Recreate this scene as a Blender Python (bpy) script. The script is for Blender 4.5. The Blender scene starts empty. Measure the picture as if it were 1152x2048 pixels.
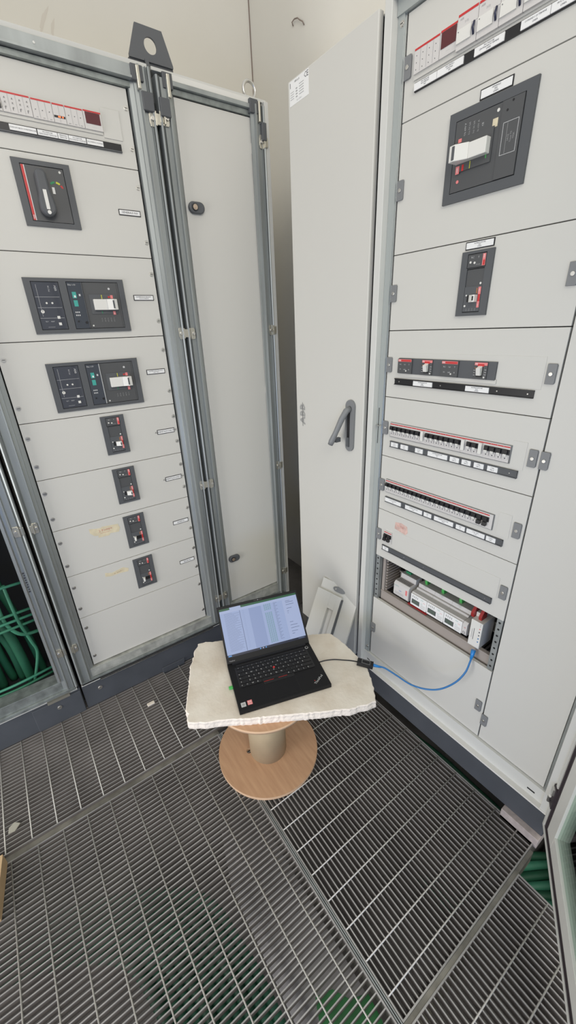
import bpy, math, random
from mathutils import Matrix, Vector
random.seed(7)
sc = bpy.context.scene
C = sc.collection
R_ = math.radians

# ------------------------------------------------------------------ camera
CAM_H = 1.52
hd, pt, rl = 0.60310487, 0.42738872, -0.04163055
fwd = Vector((math.sin(hd)*math.cos(pt), math.cos(hd)*math.cos(pt), -math.sin(pt)))
rt = Vector((math.cos(hd), -math.sin(hd), 0))
upv = rt.cross(fwd)
rt2 = math.cos(rl)*rt + math.sin(rl)*upv
up2 = -math.sin(rl)*rt + math.cos(rl)*upv
cd = bpy.data.cameras.new('camera')
cam = bpy.data.objects.new('camera', cd)
C.objects.link(cam)
M = Matrix.Identity(4)
for i in range(3):
    M[i][0] = rt2[i]; M[i][1] = up2[i]; M[i][2] = -fwd[i]
M[0][3], M[1][3], M[2][3] = 0, 0, CAM_H
cam.matrix_world = M
cd.sensor_fit = 'VERTICAL'; cd.sensor_height = 36.0
cd.lens = 809.05/2048*36.0
cd.clip_start = 0.02; cd.clip_end = 60
sc.camera = cam

# ------------------------------------------------------------------ world, lights, exposure
w = bpy.data.worlds.new('world'); sc.world = w; w.use_nodes = True
nt = w.node_tree; nt.nodes.clear()
wo = nt.nodes.new('ShaderNodeOutputWorld'); bg = nt.nodes.new('ShaderNodeBackground')
tc = nt.nodes.new('ShaderNodeTexCoord'); sx = nt.nodes.new('ShaderNodeSeparateXYZ')
cr = nt.nodes.new('ShaderNodeValToRGB'); mr = nt.nodes.new('ShaderNodeMapRange')
mr.inputs[1].default_value = -1; mr.inputs[2].default_value = 1
nt.links.new(tc.outputs['Generated'], sx.inputs[0]); nt.links.new(sx.outputs[2], mr.inputs[0])
nt.links.new(mr.outputs[0], cr.inputs[0])
e = cr.color_ramp.elements
e[0].position = 0.30; e[0].color = (0.10, 0.10, 0.105, 1)
e[1].position = 0.75; e[1].color = (0.95, 0.94, 0.90, 1)
m_ = cr.color_ramp.elements.new(0.52); m_.color = (0.55, 0.56, 0.58, 1)
nt.links.new(cr.outputs[0], bg.inputs[0]); bg.inputs[1].default_value = 0.80
nt.links.new(bg.outputs[0], wo.inputs[0])

def area(name, loc, target, sx_, sy_, power, col):
    l = bpy.data.lights.new(name, 'AREA'); l.shape = 'RECTANGLE'; l.size = sx_; l.size_y = sy_
    l.energy = power; l.color = col
    o = bpy.data.objects.new(name, l); C.objects.link(o)
    o.location = loc
    o.rotation_euler = (Vector(target)-Vector(loc)).to_track_quat('-Z', 'Y').to_euler()
    return o
area('left_soft_light', (-2.5, 0.80, 0.85), (1.0, 1.30, 1.1), 1.4, 1.7, 60, (1.0, 0.98, 0.95))  # unseen soft light added at the left, aimed to brighten the right row
area('blue_fill', (-1.3, -1.3, 0.45), (1.06, 0.25, 0.25), 1.0, 0.6, 15, (0.30, 0.50, 1.0))  # unseen blue fill, added to tint the lower right cabinets
area('overhead_fill', (-0.2, -1.5, 2.9), (0.6, 1.4, 0.6), 1.6, 1.2, 46, (1.0, 0.95, 0.86))  # unseen overhead fill behind the camera, raised to brighten the left row
sc.view_settings.view_transform = 'Standard'; sc.view_settings.look = 'None'
sc.view_settings.gamma = 1; sc.view_settings.use_curve_mapping = False
sc.view_settings.exposure = 0.0

# ------------------------------------------------------------------ materials
def mat(name, col, rough=0.5, metal=0.0, noise=0.0, nscale=20, bump=0.0, bscale=80, emit=None, estr=1.0, col2=None,
        stretch=None, coat=0.0, spec=None, trans=0.0, detail=4):
    m = bpy.data.materials.new(name); m.use_nodes = True
    t = m.node_tree; b = t.nodes['Principled BSDF']
    b.inputs['Base Color'].default_value = (*col, 1)
    b.inputs['Roughness'].default_value = rough; b.inputs['Metallic'].default_value = metal
    if spec is not None: b.inputs['Specular IOR Level'].default_value = spec
    if coat: b.inputs['Coat Weight'].default_value = coat
    if trans: b.inputs['Transmission Weight'].default_value = trans
    if emit:
        b.inputs['Emission Color'].default_value = (*emit, 1); b.inputs['Emission Strength'].default_value = estr
    if noise or bump:
        tco = t.nodes.new('ShaderNodeTexCoord'); mp = t.nodes.new('ShaderNodeMapping')
        t.links.new(tco.outputs['Object'], mp.inputs[0])
        if stretch: mp.inputs['Scale'].default_value = stretch
    if noise:
        n = t.nodes.new('ShaderNodeTexNoise'); n.inputs['Scale'].default_value = nscale; n.inputs['Detail'].default_value = detail
        t.links.new(mp.outputs[0], n.inputs['Vector'])
        r = t.nodes.new('ShaderNodeValToRGB')
        c2 = col2 or tuple(c*(1-noise) for c in col)
        r.color_ramp.elements[0].color = (*c2, 1); r.color_ramp.elements[1].color = (*col, 1)
        r.color_ramp.elements[0].position = .35; r.color_ramp.elements[1].position = .65
        t.links.new(n.outputs[0], r.inputs[0]); t.links.new(r.outputs[0], b.inputs['Base Color'])
    if bump:
        n2 = t.nodes.new('ShaderNodeTexNoise'); n2.inputs['Scale'].default_value = bscale; n2.inputs['Detail'].default_value = 6
        t.links.new(mp.outputs[0], n2.inputs['Vector'])
        bp = t.nodes.new('ShaderNodeBump'); bp.inputs['Strength'].default_value = bump; bp.inputs['Distance'].default_value = 0.004
        t.links.new(n2.outputs[0], bp.inputs['Height']); t.links.new(bp.outputs[0], b.inputs['Normal'])
    return m
PANEL = mat('panel_grey', (0.60, 0.59, 0.55), 0.45)
PANELB = mat('panel_grey_frame', (0.62, 0.62, 0.59), 0.4)
GALV = mat('galvanised', (0.385, 0.410, 0.408), 0.50, 0.6, noise=.25, nscale=14, stretch=(1, 1, .12))
GALVB = mat('galvanised_bright', (0.75, 0.76, 0.76), 0.22, 0.95)
GALVD = mat('galvanised_dull', (0.33, 0.36, 0.35), 0.5, 0.6, noise=.35, nscale=30)
SILL = mat('worn_sill', (0.50, 0.51, 0.47), 0.6, 0.3, noise=.4, nscale=25)
FRB = mat('painted_frame', (0.43, 0.46, 0.45), 0.4, 0.3, noise=.1, nscale=8, stretch=(1, .15, 1))
PLINTH = mat('plinth_anthracite', (0.075, 0.082, 0.095), 0.5, noise=.15, nscale=10)
BEZ = mat('bezel_grey', (0.085, 0.090, 0.097), 0.5)
BEZ2 = mat('device_grey', (0.078, 0.080, 0.083), 0.45)
SLATE = mat('bracket_grey', (0.20, 0.205, 0.21), 0.5)
FILM = mat('glossy_film', (0.055, 0.06, 0.075), 0.12, coat=.5)
BLACK = mat('black_plastic', (0.012, 0.012, 0.014), 0.4)
SEAM = mat('dark_gap', (0.01, 0.01, 0.01), 0.9)
WHITE = mat('white_plastic', (0.72, 0.71, 0.67), 0.4)
MODW = mat('module_white', (0.62, 0.60, 0.58), 0.45)
PAPER = mat('label_paper', (0.80, 0.80, 0.79), 0.6)
INK = mat('print_ink', (0.05, 0.05, 0.06), 0.7)
INKG = mat('print_grey', (0.35, 0.35, 0.35), 0.7)
INKL = mat('print_light', (0.55, 0.55, 0.55), 0.7)
RED = mat('device_red', (0.55, 0.03, 0.03), 0.4)
PINK = mat('red_sticker', (0.75, 0.22, 0.22), 0.4)
ORANGE = mat('mark_orange', (0.6, 0.2, 0.03), 0.5)
YEL = mat('mark_yellow', (0.6, 0.6, 0.05), 0.5)
GRN = mat('mark_green', (0.02, 0.25, 0.10), 0.5)
TEAL = mat('mark_teal', (0.05, 0.35, 0.30), 0.5)
DRED = mat('meter_window', (0.10, 0.02, 0.025), 0.25)
LED = mat('led_red', (0.8, 0.05, 0.02), 0.4, emit=(1.0, 0.12, 0.03), estr=3)
NAVY = mat('toggle_navy', (0.02, 0.025, 0.06), 0.4)
LCD = mat('lcd', (0.10, 0.13, 0.11), 0.25)
CHROME = mat('screw_metal', (0.65, 0.64, 0.61), 0.3, 0.9)
NICK = mat('latch_metal', (0.58, 0.56, 0.49), 0.35, 0.85)
BRASS = mat('brass', (0.55, 0.45, 0.36), 0.35, 0.9)
CGREEN = mat('cable_green', (0.018, 0.115, 0.062), 0.5, noise=.35, nscale=6)
CGREEN2 = mat('cable_green_light', (0.05, 0.24, 0.15), 0.5, noise=.3, nscale=8)
CGREEN3 = mat('cable_green_mid', (0.045, 0.21, 0.125), 0.5, noise=.4, nscale=7)
CGREENY = mat('cable_green_pale', (0.10, 0.27, 0.15), 0.5, noise=.3, nscale=9)
GRATE = mat('grating_steel', (0.235, 0.215, 0.208), 0.65, 0.2, noise=.3, nscale=6)  # bar sides darkened so the colour carries the groove shade
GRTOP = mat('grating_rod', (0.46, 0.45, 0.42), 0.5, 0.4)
GRT2 = mat('grating_worn_lit_top', (0.42, 0.41, 0.40), 0.45, 0.4, noise=.25, nscale=9)  # polished bar tops, also lightened to paint contrast against the shaded grooves
BEAM = mat('beam_steel', (0.24, 0.23, 0.20), 0.6, 0.4, noise=.4, nscale=18)
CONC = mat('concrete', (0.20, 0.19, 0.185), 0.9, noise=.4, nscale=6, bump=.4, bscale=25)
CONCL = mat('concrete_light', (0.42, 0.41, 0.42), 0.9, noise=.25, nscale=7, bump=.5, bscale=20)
TILE = mat('tile_pinkish', (0.46, 0.40, 0.38), 0.8, noise=.2, nscale=60)
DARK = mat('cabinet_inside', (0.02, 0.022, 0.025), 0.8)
DRUM = mat('drum_cardboard', (0.50, 0.40, 0.26), 0.65, noise=.12, nscale=12)
PLYE = mat('plywood_edge', (0.62, 0.42, 0.27), 0.7)
FOAM = mat('foam_top', (0.74, 0.69, 0.61), 0.9, noise=.14, nscale=9, bump=.35, bscale=60, col2=(0.62, 0.55, 0.46))
FOAME = mat('foam_edge', (0.79, 0.72, 0.65), 0.95, bump=.7, bscale=90)
LAPB = mat('laptop_black', (0.011, 0.011, 0.012), 0.5, spec=.2)
KEY = mat('key_black', (0.008, 0.008, 0.009), 0.35)
CBLACK = mat('cable_black', (0.01, 0.01, 0.012), 0.45)
BLUE = mat('cable_blue', (0.02, 0.16, 0.42), 0.4)
BLUEP = mat('plug_blue', (0.02, 0.22, 0.60), 0.3)
TAPE = mat('masking_tape', (0.70, 0.62, 0.44), 0.7, noise=.15, nscale=40)
TAPER = mat('pink_residue', (0.72, 0.50, 0.44), 0.7, noise=.3, nscale=60)
REDINK = mat('red_pen', (0.55, 0.18, 0.15), 0.7)
BRNINK = mat('brown_pen', (0.35, 0.22, 0.10), 0.7)
DUCT = mat('wiring_duct', (0.34, 0.30, 0.27), 0.5)
DUCTD = mat('duct_slots', (0.05, 0.045, 0.045), 0.7)
CLIPG = mat('clip_green', (0.08, 0.45, 0.10), 0.4)
CLIPR = mat('clip_red', (0.35, 0.02, 0.02), 0.4)
RAILM = mat('din_rail', (0.45, 0.44, 0.42), 0.4, 0.6)
CARD = mat('carton_brown', (0.50, 0.35, 0.20), 0.8)
BAG = mat('green_plastic', (0.05, 0.35, 0.10), 0.3, noise=.5, nscale=12)
GSILV = mat('sticker_silver', (0.65, 0.66, 0.66), 0.3, 0.4)
GASK = mat('rubber_gasket', (0.045, 0.035, 0.040), 0.6)
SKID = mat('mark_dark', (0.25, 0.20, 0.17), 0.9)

PLY = bpy.data.materials.new('plywood_face'); PLY.use_nodes = True
t = PLY.node_tree; b = t.nodes['Principled BSDF']; b.inputs['Roughness'].default_value = .6
tco = t.nodes.new('ShaderNodeTexCoord'); mp = t.nodes.new('ShaderNodeMapping'); mp.inputs['Scale'].default_value = (14, 1.6, 1)
mp.inputs['Rotation'].default_value = (0, 0, .5)
n = t.nodes.new('ShaderNodeTexNoise'); n.inputs['Scale'].default_value = 6; n.inputs['Detail'].default_value = 8
r = t.nodes.new('ShaderNodeValToRGB'); r.color_ramp.elements[0].color = (0.43, 0.25, 0.145, 1); r.color_ramp.elements[1].color = (0.52, 0.32, 0.19, 1)
r.color_ramp.elements[0].position = .3; r.color_ramp.elements[1].position = .7
t.links.new(tco.outputs['Object'], mp.inputs[0]); t.links.new(mp.outputs[0], n.inputs['Vector'])
t.links.new(n.outputs[0], r.inputs[0]); t.links.new(r.outputs[0], b.inputs['Base Color'])

def wallmat(name, c1, c2):
    m = mat(name, c1, 0.85, noise=.05, nscale=1.3, col2=c2, bump=.08, bscale=40)
    return m
WALL = wallmat('wall_paint', (0.75, 0.725, 0.66), (0.71, 0.685, 0.62))

GLASS = bpy.data.materials.new('door_glass'); GLASS.use_nodes = True
t = GLASS.node_tree; t.nodes.clear()
o_ = t.nodes.new('ShaderNodeOutputMaterial'); mx = t.nodes.new('ShaderNodeMixShader')
tr = t.nodes.new('ShaderNodeBsdfTransparent'); gl = t.nodes.new('ShaderNodeBsdfGlossy'); gl.inputs['Roughness'].default_value = .03
fr = t.nodes.new('ShaderNodeFresnel'); fr.inputs[0].default_value = 1.13
tr.inputs[0].default_value = (0.86, 0.93, 0.90, 1)
t.links.new(fr.outputs[0], mx.inputs[0]); t.links.new(tr.outputs[0], mx.inputs[1]); t.links.new(gl.outputs[0], mx.inputs[2])
t.links.new(mx.outputs[0], o_.inputs[0])

# screen picture: a spreadsheet window, procedural bands in object space (u 0..1, v 0..1 come from the mesh UV)
# ------------------------------------------------------------------ mesh builder
_txt = {}
def text_geo(s):
    if s in _txt: return _txt[s]
    c = bpy.data.curves.new('t', 'FONT'); c.body = s; c.size = 1; c.align_x = 'CENTER'; c.align_y = 'CENTER'; c.resolution_u = 1
    o = bpy.data.objects.new('t', c); C.objects.link(o)
    dg = bpy.context.evaluated_depsgraph_get(); dg.update()
    me = bpy.data.meshes.new_from_object(o.evaluated_get(dg))
    g = ([tuple(v.co) for v in me.vertices], [tuple(p.vertices) for p in me.polygons])
    C.objects.unlink(o); bpy.data.objects.remove(o); bpy.data.curves.remove(c); bpy.data.meshes.remove(me)
    _txt[s] = g
    return g
W = {}
IDM = Matrix.Identity(4)
def frame(u, v, n, o):
    m = Matrix.Identity(4)
    for i in range(3): m[i][0] = u[i]; m[i][1] = v[i]; m[i][2] = n[i]; m[i][3] = o[i]
    return m
FA = frame((1, 0, 0), (0, 0, 1), (0, -1, 0), (0, 1.612, 0))        # u = x, v = z, n = out of the left fronts
FB = frame((0, -1, 0), (0, 0, 1), (-1, 0, 0), (1.058, 0, 0))       # u = -y, v = z, n = out of the right fronts

class MB:
    def __init__(s): s.v = []; s.f = []; s.m = []; s.sm = []; s.mats = []
    def mi(s, m):
        if m not in s.mats: s.mats.append(m)
        return s.mats.index(m)
    def add(s, vs, fs, m, smooth=False):
        k = len(s.v); s.v += [tuple(x) for x in vs]; i = s.mi(m)
        for f in fs: s.f.append(tuple(k+j for j in f)); s.m.append(i); s.sm.append(smooth)
        return s
    def box(s, a0, a1, b0, b1, c0, c1, m):
        vs = [(a0, b0, c0), (a1, b0, c0), (a1, b1, c0), (a0, b1, c0), (a0, b0, c1), (a1, b0, c1), (a1, b1, c1), (a0, b1, c1)]
        return s.add(vs, [(0, 3, 2, 1), (4, 5, 6, 7), (0, 1, 5, 4), (1, 2, 6, 5), (2, 3, 7, 6), (3, 0, 4, 7)], m)
    def prism(s, pts, c0, c1, m, axis='z', smooth=False):
        n = len(pts)
        def P(p, c): return (p[0], p[1], c) if axis == 'z' else ((p[0], c, p[1]) if axis == 'y' else (c, p[0], p[1]))
        vs = [P(p, c0) for p in pts]+[P(p, c1) for p in pts]
        s.add(vs, [tuple(range(n-1, -1, -1)), tuple(range(n, 2*n))], m)
        k = len(s.v)-2*n; i = s.mi(m)
        for j in range(n):
            q = (j+1) % n; s.f.append((k+j, k+q, k+n+q, k+n+j)); s.m.append(i); s.sm.append(smooth)
        return s
    def cyl(s, cx, cy, r, c0, c1, m, seg=20, axis='z', smooth=True, ry=None):
        ry = ry or r
        return s.prism([(cx+r*math.cos(2*math.pi*i/seg), cy+ry*math.sin(2*math.pi*i/seg)) for i in range(seg)], c0, c1, m, axis, smooth)
    def ring(s, x0, x1, y0, y1, t, c0, c1, m, tb=None):
        tb = t if tb is None else tb
        s.box(x0, x0+t, y0, y1, c0, c1, m); s.box(x1-t, x1, y0, y1, c0, c1, m)
        s.box(x0+t, x1-t, y0, y0+tb, c0, c1, m); s.box(x0+t, x1-t, y1-tb, y1, c0, c1, m)
        return s
    def tube(s, pts, r, m, seg=10, caps=True, sub=0):
        P = [Vector(p) for p in pts]
        if sub:
            Q = []
            for i in range(len(P)-1):
                p0 = P[max(i-1, 0)]; p1 = P[i]; p2 = P[i+1]; p3 = P[min(i+2, len(P)-1)]
                for k in range(sub):
                    tt = k/sub
                    Q.append(.5*((2*p1)+(-p0+p2)*tt+(2*p0-5*p1+4*p2-p3)*tt*tt+(-p0+3*p1-3*p2+p3)*tt**3))
            Q.append(P[-1]); P = Q
        rr = r if isinstance(r, (list, tuple)) else [r]*len(P)
        k = len(s.v); i = s.mi(m); nrm = None
        for j, p in enumerate(P):
            d = (P[min(j+1, len(P)-1)]-P[max(j-1, 0)]).normalized()
            if nrm is None:
                nrm = d.orthogonal().normalized()
            nrm = (nrm-d*nrm.dot(d)).normalized(); b = d.cross(nrm)
            for a in range(seg):
                an = 2*math.pi*a/seg
                s.v.append(tuple(p+rr[j]*(math.cos(an)*nrm+math.sin(an)*b)))
        for j in range(len(P)-1):
            for a in range(seg):
                q = (a+1) % seg
                s.f.append((k+j*seg+a, k+j*seg+q, k+(j+1)*seg+q, k+(j+1)*seg+a)); s.m.append(i); s.sm.append(True)
        if caps:
            s.f.append(tuple(k+a for a in range(seg-1, -1, -1))); s.m.append(i); s.sm.append(False)
            L = len(P)-1
            s.f.append(tuple(k+L*seg+a for a in range(seg))); s.m.append(i); s.sm.append(False)
        return s
    def lathe(s, prof, m, seg=48, cx=0, cy=0):
        k = len(s.v); i = s.mi(m); n = len(prof)
        for a in range(seg):
            an = 2*math.pi*a/seg
            for r, z in prof: s.v.append((cx+r*math.cos(an), cy+r*math.sin(an), z))
        for a in range(seg):
            q = (a+1) % seg
            for j in range(n-1):
                s.f.append((k+a*n+j, k+q*n+j, k+q*n+j+1, k+a*n+j+1)); s.m.append(i); s.sm.append(True)
        return s
    def text(s, st, size, cx, cy, n, m, rot=0.0, sx=1.0):
        vs, fs = text_geo(st); c, q = math.cos(rot), math.sin(rot)
        return s.add([(cx+(x*sx*c-y*q)*size, cy+(x*sx*q+y*c)*size, n) for x, y, z in vs], fs, m)
    def build(s, name, parent=None, fr=IDM, origin=None, bevel=0, loc_at=None):
        xs = list(zip(*s.v))
        if origin is None: origin = [(min(a)+max(a))/2 for a in xs]
        me = bpy.data.meshes.new(name)
        me.from_pydata([(v[0]-origin[0], v[1]-origin[1], v[2]-origin[2]) for v in s.v], [], s.f)
        for m in s.mats: me.materials.append(m)
        me.polygons.foreach_set('material_index', s.m); me.polygons.foreach_set('use_smooth', s.sm)
        me.update()
        o = bpy.data.objects.new(name, me); C.objects.link(o)
        Wm = fr @ Matrix.Translation(Vector(origin))
        place(o, Wm, parent)
        if bevel:
            b = o.modifiers.new('bevel', 'BEVEL'); b.width = bevel; b.segments = 2; b.limit_method = 'ANGLE'; b.angle_limit = R_(40)
        return o
def place(o, Wm, parent):
    W[o.name] = Wm.copy()
    if parent: o.parent = parent; o.matrix_basis = W[parent.name].inverted() @ Wm
    else: o.matrix_basis = Wm
def tag(o, label=None, cat=None, group=None, kind=None):
    if label: o['label'] = label
    if cat: o['category'] = cat
    if group: o['group'] = group
    if kind: o['kind'] = kind
    return o
def empty(name, loc, label, cat, group=None):
    o = bpy.data.objects.new(name, None); C.objects.link(o); o.empty_display_size = .05
    place(o, Matrix.Translation(Vector(loc)), None)
    return tag(o, label, cat, group)
def dup(o, delta, parent, root=True):
    """copy a part and its sub-parts; delta is a world-space shift of the copied part"""
    c = o.copy(); C.objects.link(c)
    place(c, Matrix.Translation(Vector(delta)) @ W[o.name], parent)
    for ch in [x for x in list(bpy.data.objects) if x.parent == o]:
        dup(ch, delta, c)
    return c
def wv(fr, u, v, n=0):   # frame direction to world
    return (fr.to_3x3() @ Vector((u, v, n)))

# ------------------------------------------------------------------ the setting
def struct(o): o['kind'] = 'structure'; return o
mb = MB().box(-2.4, 1.50, 2.25, 2.40, -0.5, 3.4, WALL)
struct(mb.build('wall_back'))
mb = MB().box(1.448, 1.60, -1.2, 2.25, -0.5, 3.4, WALL)
mb.tube([(1.446, 1.912, 2.672), (1.440, 1.911, 2.682), (1.440, 1.895, 2.685), (1.441, 1.875, 2.680), (1.440, 1.86, 2.668), (1.440, 1.84, 2.655), (1.446, 1.837, 2.645)], .0022, SKID, 6)
struct(mb.build('wall_right'))
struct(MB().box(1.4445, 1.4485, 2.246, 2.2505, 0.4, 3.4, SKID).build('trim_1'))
struct(MB().box(-2.4, 1.448, -1.2, 2.25, -0.62, -0.50, CONC).build('floor'))
# smudges on the back wall
def spot(fr, u, v, r, ry, m, name, label, n=.0005, rot=0):
    p = []
    for i in range(26):
        a = 2*math.pi*i/26; k = 1+.22*math.sin(3*a+u*9)+.12*math.sin(7*a)
        x, y = r*k*math.cos(a), ry*k*math.sin(a)
        p.append((u+x*math.cos(rot)-y*math.sin(rot), v+x*math.sin(rot)+y*math.cos(rot)))
    o = MB().prism(p, 0, n, m).build(name, None, fr)
    return o
FW = frame((1, 0, 0), (0, 0, 1), (0, -1, 0), (0, 2.25, 0))
SM = mat('wall_smudge', (0.66, 0.62, 0.555), 0.9)
struct(spot(FW, .532, 2.600, .006, .045, SM, 'trim_2', '', .0006, -.5)).location
struct(spot(FW, .560, 2.585, .005, .030, SM, 'trim_3', '', .0006, -.3))

# concrete curb under the gratings and pit walls
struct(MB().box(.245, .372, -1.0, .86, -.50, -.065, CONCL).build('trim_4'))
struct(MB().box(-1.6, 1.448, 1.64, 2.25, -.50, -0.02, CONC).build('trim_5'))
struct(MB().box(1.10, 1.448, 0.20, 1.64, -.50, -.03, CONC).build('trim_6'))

# ------------------------------------------------------------------ gratings
def grating(name, x0, x1, y0, y1, along, rods, label, z1=0.0, rod_ext=None, band=.004, extra=None):
    root = empty(name, ((x0+x1)/2, (y0+y1)/2, z1-.03), label, 'floor grating', 'steel floor gratings')
    mb = MB(); d = .020 if along == 'x' else .025; tk = .0030; p = .0155
    if along == 'x':
        k = int((y1-y0)/p)
        for i in range(1, k+1):
            y = y1-i*p
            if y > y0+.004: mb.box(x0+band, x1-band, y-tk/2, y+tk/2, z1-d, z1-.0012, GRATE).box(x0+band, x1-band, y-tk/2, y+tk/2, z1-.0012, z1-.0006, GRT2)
    else:
        k = int((x1-x0)/p)
        for i in range(1, k+1):
            x = x0+i*p
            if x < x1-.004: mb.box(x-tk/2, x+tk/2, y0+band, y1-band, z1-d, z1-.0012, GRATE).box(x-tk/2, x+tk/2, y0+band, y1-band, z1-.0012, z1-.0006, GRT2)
    mb.build('bearing_bars', root)
    mr = MB()
    for q in rods:
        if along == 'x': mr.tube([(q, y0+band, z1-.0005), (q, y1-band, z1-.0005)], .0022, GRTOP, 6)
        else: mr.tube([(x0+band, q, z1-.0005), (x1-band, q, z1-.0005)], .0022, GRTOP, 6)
    mr.build('cross_rods', root)
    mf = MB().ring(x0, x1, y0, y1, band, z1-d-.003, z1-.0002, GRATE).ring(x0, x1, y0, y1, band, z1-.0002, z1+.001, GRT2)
    mf.build('frame', root)
    return root
PX = .0760
rl1 = [-.2905+PX*i for i in range(-10, 15)]
grating('floor_grating', -1.15, .985, 1.160, 1.66, 'x', [q for q in rl1 if -1.14 < q < .97],
        'steel bar floor grating along the foot of the left hand row of cabinets')
rl2 = [.2553-PX*i for i in range(0, 19)]
grating('floor_grating', -1.15, .3815, -.80, 1.132, 'x', [.331]+[.2553-PX*i for i in range(0, 18)],
        'largest steel floor grating, in front of the wooden reel at lower left')
grating('floor_grating', .3935, 1.022, .176, 1.130, 'y', [.758-PX*i+PX*5 for i in range(0, 13) if .18 < .758-PX*i+PX*5 < 1.125],
        'steel floor grating beside the dark plinth of the right switchgear cabinet')
grating('floor_grating', .3935, .899, -.80, .164, 'y', [.0795-.0760*i for i in range(0, 11)],
        'smaller steel floor grating at the bottom right corner of the picture')
# support angles between the gratings
def beam(name, x0, x1, y0, y1, label, top=.0015, h=.06, lip=.0):
    root = MB().box(x0, x1, y0, y1, top-.006, top, BEAM)
    if x1-x0 > y1-y0: root.box(x0, x1, (y0+y1)/2-.003, (y0+y1)/2+.003, top-h, top-.006, BEAM)
    else: root.box((x0+x1)/2-.003, (x0+x1)/2+.003, y0, y1, top-h, top-.006, BEAM)
    return tag(root.build(name), label, 'steel beam')
beam('support_beam', -1.15, .39, 1.1325, 1.1595, 'worn steel T beam between the two left gratings, running to the wooden reel', -.010)
MBm = MB().box(.3935, .99, .1645, .1755, -.055, -.001, BEAM).box(.3935, .89, .150, .190, -.061, -.055, BEAM)
tag(MBm.build('support_beam'), 'steel beam between the right grating and the small corner grating', 'steel beam')
MBm = MB()
for x in (.3835, .3890): MBm.box(x, x+.0028, -.80, 1.13, -.05, .0015, GALV)
MBm.box(.3815, .3935, -.80, 1.13, -.056, -.050, BEAM)
tag(MBm.build('support_beam'), 'pair of bright upright steel flats between the large left grating and the right grating', 'steel beam')

# ------------------------------------------------------------------ parts shared by cabinets
def screw_mesh(fr, u, v, n, parent, r=.0055, name='screw'):
    mb = MB().cyl(u, v, r*1.35, n, n+.0008, CHROME, 14).cyl(u, v, r, n+.0008, n+.003, CHROME, 14)
    mb.box(u-r*.8, u+r*.8, v-.0007, v+.0007, n+.003, n+.0032, SEAM)
    return mb.build(name, parent, fr)
def plate(mb, u0, u1, v0, v1, n, lines, size=None, border=True, m=PAPER, rot=0):
    """white label, black border, printed lines"""
    if border:
        mb.box(u0-.0022, u1+.0022, v0-.0022, v1+.0022, n, n+.0020, BLACK)
        mb.box(u0, u1, v0, v1, n+.0018, n+.0026, m)
    else: mb.box(u0, u1, v0, v1, n, n+.0026, m)
    k = len(lines)
    if k:
        h = (v1-v0)/(k+.6); size = size or h*1.05
        for i, s in enumerate(lines):
            if s: mb.text(s, size, (u0+u1)/2, v1-h*(i+.8), n+.0029, INK)
    return mb
def cover(fr, u0, u1, v0, v1, parent, name='cover_panel', hole=None):
    mb = MB(); g = .0011
    if hole:
        a0, a1, b0, b1 = hole
        mb.box(u0+g, a0, v0+g, v1-g, -.012, 0, PANEL); mb.box(a1, u1-g, v0+g, v1-g, -.012, 0, PANEL)
        mb.box(a0, a1, v0+g, b0, -.012, 0, PANEL); mb.box(a0, a1, b1, v1-g, -.012, 0, PANEL)
    else: mb.box(u0+g, u1-g, v0+g, v1-g, -.012, 0, PANEL)
    return mb.build(name, parent, fr, bevel=.0006)
def body(parent, x0, x1, y0, y1, z0, z1, openface, name='enclosure', m=PANELB):
    mb = MB(); t_ = .004
    mb.box(x0, x1, y0, y1, z1-t_, z1, m)
    mb.box(x0, x1, y0, y1, z0, z0+t_, m)
    if openface == 'y':
        mb.box(x0, x0+t_, y0, y1, z0+t_, z1-t_, m); mb.box(x1-t_, x1, y0, y1, z0+t_, z1-t_, m); mb.box(x0+t_, x1-t_, y1-t_, y1, z0+t_, z1-t_, m)
    else:
        mb.box(x0, x1, y0, y0+t_, z0+t_, z1-t_, m); mb.box(x0, x1, y1-t_, y1, z0+t_, z1-t_, m); mb.box(x1-t_, x1, y0+t_, y1-t_, z0+t_, z1-t_, m)
    return mb.build(name, parent)

def postA(parent, xo, sgn, z0, z1, name='frame_post', wide=.068):
    # cross section, u measured from the outer edge towards the panels
    prof = [(0, 1.70), (0, 1.590), (.0015, 1.583), (.0055, 1.580), (.0095, 1.583), (.0105, 1.590), (.0125, 1.590), (.0145, 1.583),
            (.0165, 1.590), (.034, 1.5905), (.0352, 1.582), (.0398, 1.582), (.041, 1.594), (.052, 1.596), (.053, 1.600), (wide-.002, 1.605), (wide, 1.618), (wide, 1.70)]
    pts = [(xo+sgn*u, y) for u, y in prof]
    if sgn > 0: pts = pts[::-1]
    mb = MB().prism(pts[::-1] if sgn > 0 else pts, z0, z1, GALV)
    return mb.build(name, parent)
def latch(parent, x, z, side, y=1.590):
    """pressed metal keeper with a screw, mounted on a post"""
    mb = MB(); fr = frame((1, 0, 0), (0, 0, 1), (0, -1, 0), (x, y, z))
    mb.prism([(-.010, -.020), (.006, -.020), (.010, -.014), (.010, .014), (.006, .020), (-.010, .020), (-.013, .010), (-.013, -.010)], 0, .004, NICK)
    mb.box(side*.010, side*.022, -.014, .014, .002, .008, NICK)
    mb.box(side*.004, side*.009, -.018, .018, .004, .012, NICK)
    mb.cyl(-.003*side, 0, .0062, .004, .009, CHROME, 14)
    return mb.build('latch_keeper', parent, fr, bevel=.0008)

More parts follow.
